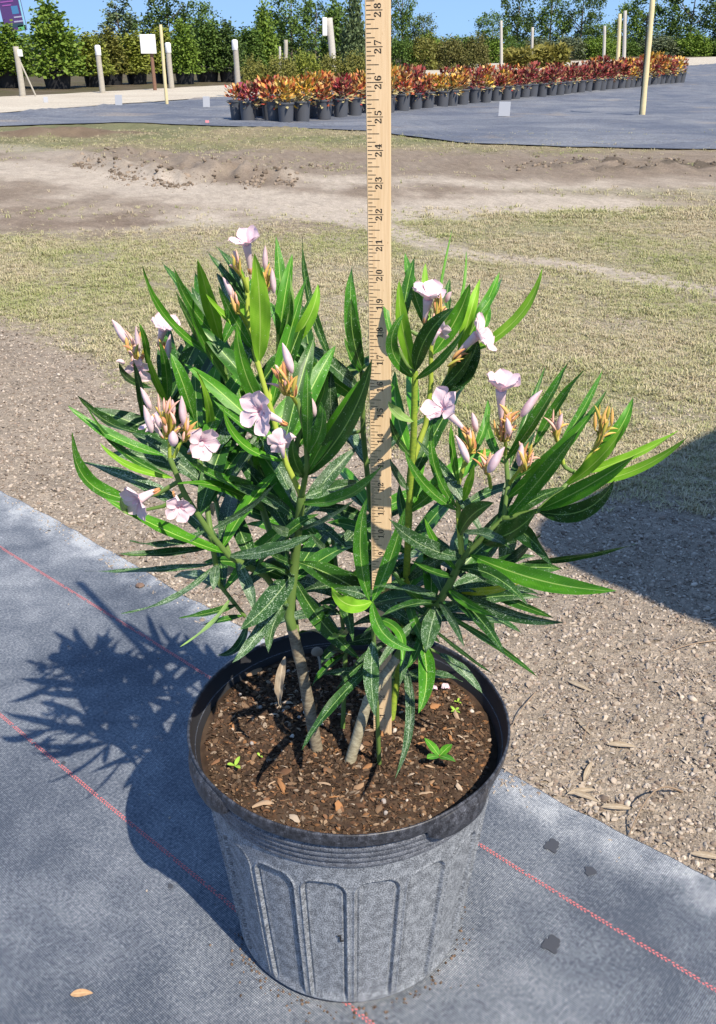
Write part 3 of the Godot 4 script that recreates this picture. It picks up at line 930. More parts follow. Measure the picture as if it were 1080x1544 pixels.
# leaves: base x, y, tip x, y, bow (px to the right of the way to the tip), width px, tip's metres towards the lens, kind, roll
var leaf_trace := [
	[398, 545, 384, 382, 3, 36, 0.05, 2, 5], [348, 512, 298, 390, -4, 27, 0.02, 2, -15], [362, 462, 312, 379, 4, 15, 0.0, 0, 30], [376, 450, 325, 371, 5, 18, -0.02, 0, 30],
	[335, 505, 262, 402, -12, 20, 0.02, 1, 20], [305, 545, 215, 401, -16, 15, 0.04, 0, 35], [338, 548, 264, 436, -8, 18, 0.05, 0, 30], [356, 578, 284, 458, -8, 18, 0.06, 0, 25],
	[358, 502, 309, 441, -3, 13, 0.03, 1, 25], [384, 528, 329, 430, -3, 18, 0.05, 1, -10], [400, 640, 357, 490, -10, 26, 0.07, 1, -10], [300, 604, 257, 532, -2, 26, 0.03, 1, 20],
	[222, 545, 209, 486, 4, 12, -0.02, 1, 0], [252, 610, 240, 514, 5, 18, 0.0, 0, 10], [218, 640, 201, 543, 3, 15, 0.04, 0, -15], [258, 616, 219, 524, -4, 13, 0.05, 2, 0],
	[206, 598, 180, 547, -6, 15, 0.02, 0, 20], [228, 655, 118, 597, -14, 19, 0.05, 0, 40], [222, 676, 103, 612, -10, 19, 0.07, 0, 25], [238, 730, 133, 616, -12, 15, 0.08, 0, 20],
	[238, 730, 150, 667, -8, 13, 0.10, 2, 15], [204, 752, 109, 652, -34, 27, 0.13, 0, 35], [340, 836, 157, 750, -6, 24, 0.10, 0, 30], [300, 806, 196, 815, -12, 15, 0.12, 3, 40],
	[300, 828, 176, 835, -5, 17, 0.09, 0, 35], [322, 850, 128, 861, -4, 11, 0.06, 3, 45], [324, 852, 183, 925, -16, 11, 0.12, 3, 45], [366, 905, 270, 932, -4, 13, 0.08, 0, 35],
	[360, 890, 272, 975, -8, 8, 0.14, 4, 50], [388, 962, 328, 988, -8, 15, 0.06, 0, 30], [368, 928, 306, 942, 0, 11, 0.02, 0, 35], [214, 770, 183, 748, -14, 17, 0.13, 4, 10],
	[447, 470, 416, 356, -4, 20, -0.05, 0, 20], [507, 545, 456, 358, -14, 15, -0.12, 0, 25], [452, 530, 480, 427, 6, 24, -0.02, 2, 10], [441, 530, 437, 411, 3, 11, 0.0, 4, 30],
	[424, 510, 441, 383, -2, 25, -0.05, 0, -15], [428, 520, 436, 433, 5, 19, 0.0, 1, -10], [382, 500, 362, 397, -2, 20, -0.01, 2, -20], [546, 556, 531, 401, -8, 26, -0.14, 1, -15],
	[553, 556, 530, 450, -8, 25, -0.08, 0, 20], [546, 562, 519, 508, -4, 13, -0.08, 0, 30], [534, 592, 447, 514, 6, 28, -0.08, 3, 15], [528, 604, 438, 534, 4, 27, -0.1, 0, -25],
	[467, 718, 561, 541, 14, 40, 0.16, 0, -8], [470, 714, 549, 566, -4, 24, 0.10, 0, 15], [464, 682, 463, 554, 1, 19, 0.09, 0, -20], [472, 684, 484, 606, 8, 25, 0.10, 1, -15], [454, 720, 443, 660, -6, 21, 0.11, 0, -10],
	[420, 697, 336, 614, -20, 17, 0.07, 1, 25], [333, 700, 297, 560, 8, 15, 0.05, 2, 0], [410, 672, 318, 600, -4, 15, 0.06, 1, 15], [434, 748, 283, 696, -10, 28, 0.11, 0, 20],
	[402, 770, 268, 729, 14, 22, 0.13, 1, 10], [322, 798, 417, 727, 6, 10, 0.09, 3, 30], [463, 760, 576, 702, 18, 26, 0.17, 0, -20], [455, 800, 537, 752, 6, 12, 0.10, 3, -30],
	[470, 752, 549, 728, -4, 26, -0.06, 3, 20], [444, 805, 408, 788, -4, 15, 0.08, 3, -20], [345, 838, 477, 804, 8, 24, 0.10, 3, -30], [543, 896, 554, 750, -9, 26, 0.13, 1, 8],
	[564, 904, 611, 765, 4, 26, 0.11, 1, -5], [558, 905, 500, 886, -16, 27, 0.15, 2, -5], [565, 907, 627, 981, 20, 23, 0.16, 1, 15], [535, 947, 494, 963, -3, 20, 0.13, 1, 15],
	[556, 932, 604, 1005, -26, 16, 0.15, 1, 10], [560, 966, 567, 1082, 4, 29, 0.17, 3, 5], [549, 1003, 455, 1131, 5, 19, 0.16, 0, 20], [617, 990, 596, 1174, -15, 17, 0.15, 3, 15],
	[659, 975, 631, 1076, -5, 31, 0.13, 1, -5], [667, 920, 643, 984, 4, 32, 0.12, 3, 0], [662, 985, 728, 1046, -4, 19, 0.06, 3, -25], [672, 930, 813, 1023, -6, 10, 0.10, 0, 40],
	[668, 958, 746, 1018, 2, 6, 0.06, 0, 40], [688, 902, 854, 938, 8, 23, 0.12, 3, 30], [724, 904, 836, 932, -4, 15, 0.05, 0, 30], [720, 848, 931, 891, 10, 35, 0.16, 1, 12],
	[778, 860, 846, 858, -3, 20, -0.06, 0, 25], [784, 838, 958, 820, 8, 9, 0.05, 0, 45], [745, 850, 816, 806, 4, 21, 0.06, 3, -25], [690, 900, 783, 880, 3, 13, 0.10, 5, 20],
	[697, 840, 586, 782, -12, 32, 0.17, 3, 10], [690, 806, 745, 758, -8, 37, 0.14, 0, -12], [737, 826, 811, 766, 8, 40, 0.15, 0, -15], [683, 766, 652, 634, -14, 17, 0.08, 1, 15],
	[691, 728, 680, 638, -3, 13, 0.05, 0, 10], [684, 770, 610, 680, -10, 19, 0.12, 1, 10], [722, 756, 715, 700, -5, 15, 0.11, 2, 0], [764, 694, 859, 543, 4, 23, 0.08, 1, -15],
	[806, 672, 880, 559, -4, 19, 0.06, 0, -20], [838, 684, 909, 558, 3, 15, 0.02, 1, -20], [800, 722, 917, 585, 10, 16, 0.05, 0, -25], [900, 694, 955, 598, 8, 24, 0.03, 0, -10],
	[853, 732, 942, 641, 8, 26, 0.09, 2, -15], [768, 752, 894, 620, 6, 27, 0.10, 1, -15], [764, 778, 872, 650, 2, 29, 0.13, 1, -10], [812, 768, 958, 686, 5, 31, 0.14, 1, 15],
	[816, 778, 927, 724, 22, 32, 0.15, 0, 10], [870, 716, 1023, 649, 8, 19, 0.08, 2, -20], [872, 744, 1037, 659, 12, 18, 0.10, 2, -15], [724, 536, 818, 404, 18, 19, 0.0, 2, -15],
	[690, 524, 754, 410, 4, 20, -0.06, 0, -15], [714, 484, 758, 417, 3, 14, -0.07, 0, -20], [684, 520, 724, 420, 3, 21, -0.04, 2, -10], [664, 534, 709, 427, 4, 28, -0.01, 0, -15],
	[668, 470, 682, 345, -4, 5, -0.06, 1, 30], [690, 470, 703, 377, 4, 5, -0.05, 1, 30], [678, 470, 679, 420, -4, 14, -0.05, 0, 0], [642, 470, 642, 396, -2, 14, -0.05, 2, 10],
	[632, 480, 611, 381, -2, 20, -0.06, 0, 10], [606, 490, 625, 387, -2, 21, -0.04, 0, -10], [627, 552, 602, 422, -8, 27, 0.05, 2, 5], [620, 570, 610, 472, -26, 22, 0.06, 0, 15],
	[626, 556, 685, 464, -12, 31, 0.08, 0, -15], [630, 572, 702, 493, 8, 17, 0.09, 0, -25], [682, 600, 721, 511, 5, 38, 0.0, 0, -10], [668, 586, 712, 529, 4, 24, 0.02, 0, -10],
	[600, 525, 586, 424, -10, 10, -0.02, 0, 30], [728, 500, 736, 454, 2, 15, -0.06, 0, 0], [621, 635, 586, 605, -6, 21, 0.08, 4, 10], [618, 688, 588, 629, -6, 13, 0.05, 0, 20],
	[619, 740, 588, 692, -4, 14, 0.04, 3, 20], [625, 800, 602, 730, -6, 18, -0.06, 0, 20], [610, 690, 596, 560, -6, 28, -0.10, 0, -10], [612, 640, 618, 540, 4, 24, -0.12, 1, 10],
	[370, 640, 330, 520, -5, 22, -0.10, 0, 10], [372, 660, 352, 560, 4, 24, -0.09, 0, -10], [330, 680, 312, 590, -4, 24, -0.05, 1, 5], [340, 720, 338, 610, 5, 22, -0.06, 0, 10],
	[400, 720, 392, 630, 4, 30, -0.02, 0, 5], [420, 790, 388, 700, 4, 26, -0.05, 0, -10], [476, 640, 490, 560, 6, 22, -0.06, 0, -10], [505, 650, 500, 560, -4, 26, -0.10, 3, 10],
	[700, 700, 690, 630, 3, 16, 0.0, 0, 15], [726, 690, 736, 600, 4, 15, 0.0, 1, 0], [745, 700, 735, 625, -4, 16, 0.02, 0, 0], [790, 700, 822, 553, -6, 14, -0.02, 0, 10],
	[470, 850, 580, 925, -8, 36, -0.04, 0, 20], [445, 870, 545, 995, 10, 28, 0.02, 0, 25], [440, 862, 362, 950, -6, 40, 0.12, 3, 0], [438, 895, 405, 985, 8, 28, 0.08, 3, 10],
	[420, 905, 350, 1000, -6, 24, 0.10, 3, 15], [332, 850, 322, 890, 2, 17, 0.08, 3, 0], [352, 852, 385, 925, -6, 22, 0.07, 3, 10], [625, 850, 580, 1000, 6, 20, -0.08, 0, 20],
	[622, 915, 543, 962, 4, 15, 0.09, 0, 20], [640, 925, 566, 1012, 6, 16, 0.10, 3, 15], [650, 915, 590, 862, -5, 16, 0.11, 1, 10], [655, 905, 572, 932, 6, 15, 0.12, 0, 25], [640, 935, 612, 1010, -6, 15, 0.11, 0, 10],
	[600, 960, 528, 1012, 5, 14, 0.08, 3, 20], [664, 900, 560, 884, 6, 14, 0.11, 3, 25], [612, 890, 650, 985, 5, 17, 0.10, 1, 15], [612, 870, 540, 905, -4, 13, 0.06, 0, 30], [684, 870, 620, 845, -4, 15, 0.12, 0, 15],
	[690, 860, 640, 780, -6, 15, 0.09, 1, 15], [676, 888, 748, 928, 5, 15, 0.13, 1, 20], [660, 905, 700, 975, -4, 14, 0.12, 3, 20], [520, 985, 470, 1035, 4, 13, 0.05, 0, 25], [514, 900, 470, 945, -4, 14, 0.04, 0, 25],
	[512, 890, 560, 835, 4, 13, -0.03, 0, 25], [505, 840, 465, 800, -4, 14, 0.0, 3, 20], [618, 770, 668, 720, 4, 15, 0.03, 0, 20], [618, 800, 672, 840, 4, 14, 0.03, 0, 25], [444, 850, 400, 830, -3, 14, 0.06, 0, 20],
]

func px_to_m(p: Vector3, px: float) -> float:
	var q := p - Vector3(0, EYE, 0)
	return px / FOCAL * (q.y * -sin(pitch) + q.z * -cos(pitch))

func seen_at(p: Vector3) -> Vector2:              # where a point shows in the photograph
	var q := p - Vector3(0, EYE, 0)
	var depth := q.y * -sin(pitch) + q.z * -cos(pitch)
	return Vector2(540.0 + FOCAL * q.x / depth, 772.0 - FOCAL * (q.y * cos(pitch) - q.z * sin(pitch)) / depth)

func hides_stick(pts: Array) -> bool:             # the gardener keeps the scale of the yardstick clear of leaves
	for i in 7:
		var p: Vector3 = quad_bez(pts[0], pts[1], pts[2], i / 6.0)
		var s := seen_at(p)
		if s.x > 540 and s.x < 602 and s.y > 200 and s.y < 878 and p.z > PLANT_Z - 0.012: return true
	return false

func build_oleander() -> void:
	var plant := base("oleander", POT + Vector3(0, SOIL, 0))
	tag(plant, "bushy oleander with pale pink flowers growing in the large black pot", "plant")
	var off := -plant.position
	# stems
	var thick := {0: [0.0068, 0.0040], 8: [0.0062, 0.0036], 12: [0.0042, 0.0029], 4: [0.0034, 0.0025], 15: [0.0024, 0.0018], 20: [0.0026, 0.0020], 16: [0.0042, 0.0026], 17: [0.0042, 0.0026], 7: [0.0038, 0.0026]}
	for i in stem_trace.size():
		var s: Array = stem_trace[i]
		var c := Curve3D.new()
		for k in s.size():
			var p := at(s[k][0], s[k][1], s[k][2]) + off
			if k == 0 and s[k][1] > 1000: p.y = min(p.y, -0.012)
			var a: Vector3 = at(s[max(k - 1, 0)][0], s[max(k - 1, 0)][1], s[max(k - 1, 0)][2])
			var b: Vector3 = at(s[min(k + 1, s.size() - 1)][0], s[min(k + 1, s.size() - 1)][1], s[min(k + 1, s.size() - 1)][2])
			var tg := (b - a) * 0.16
			c.add_point(p, -tg, tg)
		var pts := []
		var rad := []
		var r: Array = thick.get(i, [0.0028, 0.0020])
		var n := 22
		for k in n + 1:
			var t := float(k) / n
			var node: float = 1.0 + 0.13 * pow(max(0.0, cos(t * 30.0)), 6.0)       # swollen leaf joints
			pts.append(c.sample_baked(c.get_baked_length() * t))
			rad.append(lerp(r[0], r[1], t) * node)
		if i in [0, 8]:
			# the old wood turns green about half way up
			var cut := 11
			put("stem", tube(pts.slice(0, cut + 1), rad.slice(0, cut + 1), 10), M.bark if i == 0 else M.pale_bark, plant)
			put("stem", tube(pts.slice(cut), rad.slice(cut), 10), M.green_stem, plant)
		else:
			put("stem", tube(pts, rad, 8), M.lime_stem if i in [1, 3, 9, 13] else M.twotone if i == 12 else M.green_stem, plant)
	# leaves seen one by one
	for L in leaf_trace:
		var sp := nearest_stem(Vector2(L[0], L[1]))
		var kind: int = L[7]
		if kind == 0 and L[3] < 760 and rng.randf() < 0.48: kind = 1
		elif kind == 1 and L[3] < 620 and rng.randf() < 0.15: kind = 2
		var gap := Vector2(sp.x, sp.y).distance_to(Vector2(L[0], L[1]))
		var b0 := at(L[0], L[1], sp.z)
		var dir := Vector2(L[2] - L[0], L[3] - L[1])
		var perp := Vector2(-dir.y, dir.x).normalized()
		var mx: float = (L[0] + L[2]) / 2.0 + perp.x * L[4] * 2.0
		var my: float = (L[1] + L[3]) / 2.0 + perp.y * L[4] * 2.0
		if gap < 40: b0 = b0.lerp(at(sp.x, sp.y, sp.z), 0.8)
		else:
			var root := at(sp.x, sp.y, sp.z)
			put("stem", tube([root + off, root.lerp(b0, 0.5) + off + Vector3(0, -0.004, 0), b0 + off], [0.0022, 0.002, 0.0014], 6), M.green_stem, plant)
		var m0 := at(mx, my, (sp.z + L[6]) / 2.0 + rng.randf_range(-0.012, 0.03))
		var t0 := at(L[2], L[3], L[6])
		var mid := (b0 + m0 * 2 + t0) / 4.0
		var w = 0.9 * px_to_m(mid, L[5]) / max(0.55, cos(deg_to_rad(L[8])))
		var face := ((Vector3(0, EYE, 0) - mid).normalized() + Vector3(0, 0.18, 0)).normalized()
		var long: bool = b0.distance_to(t0) > 0.05
		put("leaf", leaf_mesh([b0 + off, m0 + off, t0 + off], w, L[8], rng.randf_range(0.08, 0.5), face, rng.randf_range(0.1, 0.5) if long else 0.1), M.leaf[kind][rng.randi() % M.leaf[kind].size()], plant)
	# the leaves further in, in whorls of three along the stems
	var filled := 0
	for q in [[0, 0.45, 0.95, 3], [4, 0.15, 0.8, 3], [5, 0.3, 0.8, 3], [6, 0.2, 0.85, 5], [7, 0.2, 0.95, 6], [8, 0.5, 0.95, 4], [12, 0.28, 0.72, 5], [16, 0.2, 0.72, 3], [17, 0.2, 0.66, 3], [18, 0.2, 0.95, 2], [19, 0.3, 0.9, 1], [1, 0.2, 0.7, 3], [20, 0.3, 0.95, 4]]:
		var s: Array = stem_trace[q[0]]
		for k in q[3]:
			var t: float = lerp(q[1], q[2], (k + 0.5) / q[3])
			var f: float = t * (s.size() - 1)
			var i := int(f)
			var a: Vector3 = at(s[i][0], s[i][1], s[i][2])
			var b: Vector3 = at(s[i + 1][0], s[i + 1][1], s[i + 1][2])
			var p: Vector3 = a.lerp(b, f - i)
			var axis := (b - a).normalized()
			var spin := rng.randf() * TAU
			for w3 in 3:
				var rad3 := axis.cross(Vector3(0.31, 0.2, 0.93)).normalized().rotated(axis, spin + TAU * w3 / 3.0)
				if rad3.z > 0.35: rad3.z *= -0.6
				rad3 = rad3.normalized()
				var high: float = clamp((p.y - 0.42) / 0.25, 0, 1)
				var ln := rng.randf_range(0.085, 0.125)
				if rad3.y < -0.3 and p.y < 0.45: ln *= 0.7
				var d = (rad3 + Vector3.UP * lerp(0.1, 1.4, high)).normalized()
				var mid = p + d * ln * 0.55 + Vector3(0, 0.008, 0)
				var tip = p + d * ln + Vector3(0, -ln * lerp(0.30, 0.0, high), 0) + Vector3(0, 0, -0.01)
				if tip.y < SOIL + 0.02: tip.y = SOIL + 0.02
				var kind: int = 3 if rng.randf() < lerp(0.5, 0.1, high) else (1 if rng.randf() < 0.3 else 0)
				var end := seen_at(tip)
				if hides_stick([p, mid, tip]) or (end.x < 240 and end.y < 600) or end.y < 372: continue
				put("leaf", leaf_mesh([p + off, mid + off, tip + off], rng.randf_range(0.015, 0.021), rng.randf_range(-30, 30), 0.25, (Vector3.UP + Vector3(0, 0, 0.5)).normalized(), 0.3), M.leaf[kind][rng.randi() % M.leaf[kind].size()], plant)
				filled += 1
	# thin old leaves crowding the lower stems, too close together to tell apart
	var crowd := SurfaceTool.new()
	var crowd_green := SurfaceTool.new()
	for q in [[12, 0.12, 0.5, 4], [17, 0.10, 0.4, 2], [8, 0.42, 0.98, 6], [18, 0.0, 0.8, 3], [20, 0.3, 0.7, 3], [16, 0.1, 0.4, 2], [0, 0.42, 0.95, 3], [10, 0.05, 0.5, 3], [9, 0.05, 0.7, 2]]:
		var s: Array = stem_trace[q[0]]
		for k in q[3]:
			var t: float = lerp(q[1], q[2], (k + rng.randf()) / q[3])
			var f: float = min(t * (s.size() - 1), s.size() - 1.001)
			var i := int(f)
			var a: Vector3 = at(s[i][0], s[i][1], s[i][2])
			var b: Vector3 = at(s[i + 1][0], s[i + 1][1], s[i + 1][2])
			var p: Vector3 = a.lerp(b, f - i)
			var ang := rng.randf() * TAU
			for w3 in 2:
				var d := Vector3(cos(ang + w3 * 2.4), rng.randf_range(0.0, 0.9), sin(ang + w3 * 2.4) * 0.9).normalized()
				var ln := rng.randf_range(0.075, 0.12)
				var tip: Vector3 = p + d * ln + Vector3(0, -rng.randf_range(0.0, 0.03), 0)
				tip.y = max(tip.y, POT.y + SOIL + 0.03)
				if hides_stick([p, p + d * ln * 0.5 + Vector3(0, 0.01, 0), tip]): continue
				var mesh := leaf_mesh([p + off, p + d * ln * 0.5 + Vector3(0, 0.01, 0) + off, tip + off], rng.randf_range(0.011, 0.017), rng.randf_range(-40, 40), 0.3, (Vector3.UP + Vector3(0, 0, 0.8)).normalized(), 0.4)
				(crowd if rng.randf() < 0.5 else crowd_green).append_from(mesh, 0, Transform3D())
	tag(put("leaves", crowd.commit(), M.leaf[3][2], plant), "", "", "", "stuff")
	tag(put("leaves", crowd_green.commit(), M.leaf[0][1], plant), "", "", "", "stuff")
	# flowers: middle x, y, towards, root x, y, size px, where it faces
	for q in [
		[373, 372, 0.02, 378, 412, 30, Vector3(-0.1, 1.0, 0.35), 5], [245, 500, -0.05, 240, 522, 29, Vector3(0.35, 0.8, 0.3), 5], [214, 750, 0.10, 240, 738, 34, Vector3(-0.6, -0.25, 0.8), 5],
		[270, 762, 0.12, 262, 742, 25, Vector3(0.25, -0.1, 0.9), 5], [303, 667, 0.09, 284, 682, 30, Vector3(0.5, 0.1, 0.85), 5], [396, 621, 0.10, 432, 640, 36, Vector3(-0.5, 0.25, 0.85), 5],
		[425, 672, 0.07, 428, 690, 24, Vector3(-0.1, 0.2, -0.9), 5], [645, 455, -0.01, 640, 486, 33, Vector3(0.1, 0.95, 0.25), 5], [716, 507, 0.0, 688, 538, 33, Vector3(0.75, 0.45, 0.3), 5],
		[755, 592, 0.06, 757, 640, 37, Vector3(0.05, 0.95, 0.3), 5], [672, 620, 0.08, 705, 652, 34, Vector3(-0.6, 0.65, 0.35), 5], [208, 552, -0.03, 216, 535, 24, Vector3(0.1, -0.4, 0.8), 4],
		[660, 500, 0.0, 652, 520, 20, Vector3(0.4, 0.2, -0.5), 4], [232, 642, 0.03, 246, 660, 20, Vector3(-0.4, 0.6, 0.2), 4]]:
		var c := at(q[0], q[1], q[2]) + off
		add_flower(plant, c, q[6], px_to_m(c - off, q[5] * 1.1), at(q[3], q[4], q[2] - 0.005) + off, q[7])
	# swelling pink buds: root x, y, tip x, y, towards, half width px
	for q in [[192, 518, 169, 482, -0.04, 8], [204, 526, 196, 506, -0.04, 4], [210, 530, 205, 492, -0.03, 5], [252, 545, 257, 504, -0.04, 6], [400, 408, 400, 370, 0.02, 5], [413, 442, 410, 404, 0.03, 5.5], [353, 452, 336, 418, 0.02, 6], [440, 562, 426, 517, 0.09, 8], [227, 617, 212, 584, 0.05, 6],
		[229, 652, 217, 611, 0.07, 7], [277, 640, 274, 597, 0.07, 7], [262, 672, 261, 650, 0.10, 9], [242, 645, 234, 624, 0.07, 6], [262, 625, 260, 602, 0.06, 4.5], [786, 628, 818, 588, 0.07, 8], [737, 712, 761, 674, 0.11, 9], [706, 697, 687, 656, 0.09, 7], [783, 702, 787, 668, 0.09, 7], [841, 648, 848, 623, 0.06, 5],
		[718, 650, 712, 622, 0.07, 6], [768, 655, 764, 630, 0.08, 6], [363, 398, 351, 378, 0.02, 4], [474, 628, 470, 600, 0.08, 6], [795, 655, 801, 636, 0.06, 4.5], [672, 456, 681, 440, -0.02, 5], [188, 548, 175, 545, -0.02, 4]]:
		var a := at(q[0], q[1], q[4]) + off
		var b := at(q[2], q[3], q[4] + 0.005) + off
		put("bud", bud_mesh(a, b, px_to_m(a - off, q[5] * 0.84)), M.bud, plant)
	# sprays of small orange-brown buds: middle x, y, towards, spread px, count, lean, stem end x, y, z
	for q in [[205, 528, -0.04, 26, 12, -20, 224, 560, -0.06], [248, 530, -0.05, 12, 5, 5, 252, 560, -0.06], [255, 632, 0.06, 34, 22, -5, 256, 690, 0.06], [280, 648, 0.06, 18, 8, 10, 262, 690, 0.06], [432, 572, 0.08, 30, 16, -12, 448, 610, 0.06], [462, 610, 0.07, 12, 4, 5, 458, 640, 0.065],
		[398, 425, 0.02, 22, 9, 10, 380, 460, 0.01], [360, 400, 0.02, 14, 5, -15, 374, 440, 0.01], [358, 460, 0.03, 14, 6, -20, 372, 490, 0.01], [762, 640, 0.06, 30, 20, 10, 762, 690, 0.04], [790, 690, 0.08, 24, 12, 20, 768, 730, 0.05], [838, 648, 0.05, 18, 6, 5, 850, 700, 0.06], [908, 636, 0.05, 22, 9, 10, 890, 694, 0.04],
		[900, 660, 0.05, 20, 5, 30, 876, 708, 0.05], [710, 665, 0.07, 20, 10, -12, 703, 700, 0.03], [735, 700, 0.08, 16, 8, -5, 740, 735, 0.05], [660, 470, -0.01, 18, 7, 10, 650, 510, -0.02], [682, 540, -0.01, 14, 6, 50, 676, 568, -0.03]]:
		var foot := at(q[6], q[7], q[8]) + off
		var heart := at(q[0], q[1] + q[3] * 0.55, q[2]) + off
		put("flower_stalk", tube([foot, foot.lerp(heart, 0.5) + Vector3(0, 0.002, 0), heart], [0.0018, 0.0016, 0.0014], 6), M.lime_stem, plant)
		for k in int(q[4] * 1.7):
			var a := deg_to_rad(q[5] + rng.randfn() * 24.0)
			var rise := rng.randf_range(-0.5, 0.75)              # the buds leave the stalk at different heights
			var l: float = rng.randf_range(12, 29)
			var tw: float = q[2] + rng.randf_range(-0.014, 0.018)
			var sx: float = q[0] + sin(deg_to_rad(q[5])) * q[3] * rise + rng.randfn() * q[3] * 0.20
			var sy: float = q[1] + q[3] * 0.45 - q[3] * rise
			var tip := at(sx + sin(a) * l, sy - cos(a) * l, tw) + off
			var neck := at(sx, sy, tw) + off
			put("flower_stalk", tube([heart.lerp(foot, 0.25), heart.lerp(neck, 0.6) + Vector3(0, -0.002, 0), neck], [0.0010, 0.0009, 0.0008], 5), M.calyx_green, plant)
			put("bud", bud_mesh(neck, tip, rng.randf_range(0.0009, 0.0018)), [M.calyx, M.calyx_yellow, M.calyx_green, M.bud_small, M.calyx_yellow, M.bud_small][rng.randi() % 6], plant)
	# one withered leaf hangs beside the old stem
	var w0 := at(430, 990, 0.06) + off
	tag(put("leaf", leaf_mesh([w0, at(418, 1030, 0.075) + off, at(424, 1066, 0.07) + off], 0.012, 10.0, 0.7, Vector3(0, 0.2, 1), 0.8), M.dry_leaf, plant), "withered brown leaf hanging beside the old stem")
	print("leaves ", leaf_trace.size() + filled + 1)

# ---------- the pot ----------
const POT := Vector3(-0.010, 0.0085, -0.818)
const SOIL := 0.2635          # above the pot's foot
const RIM := 0.2935

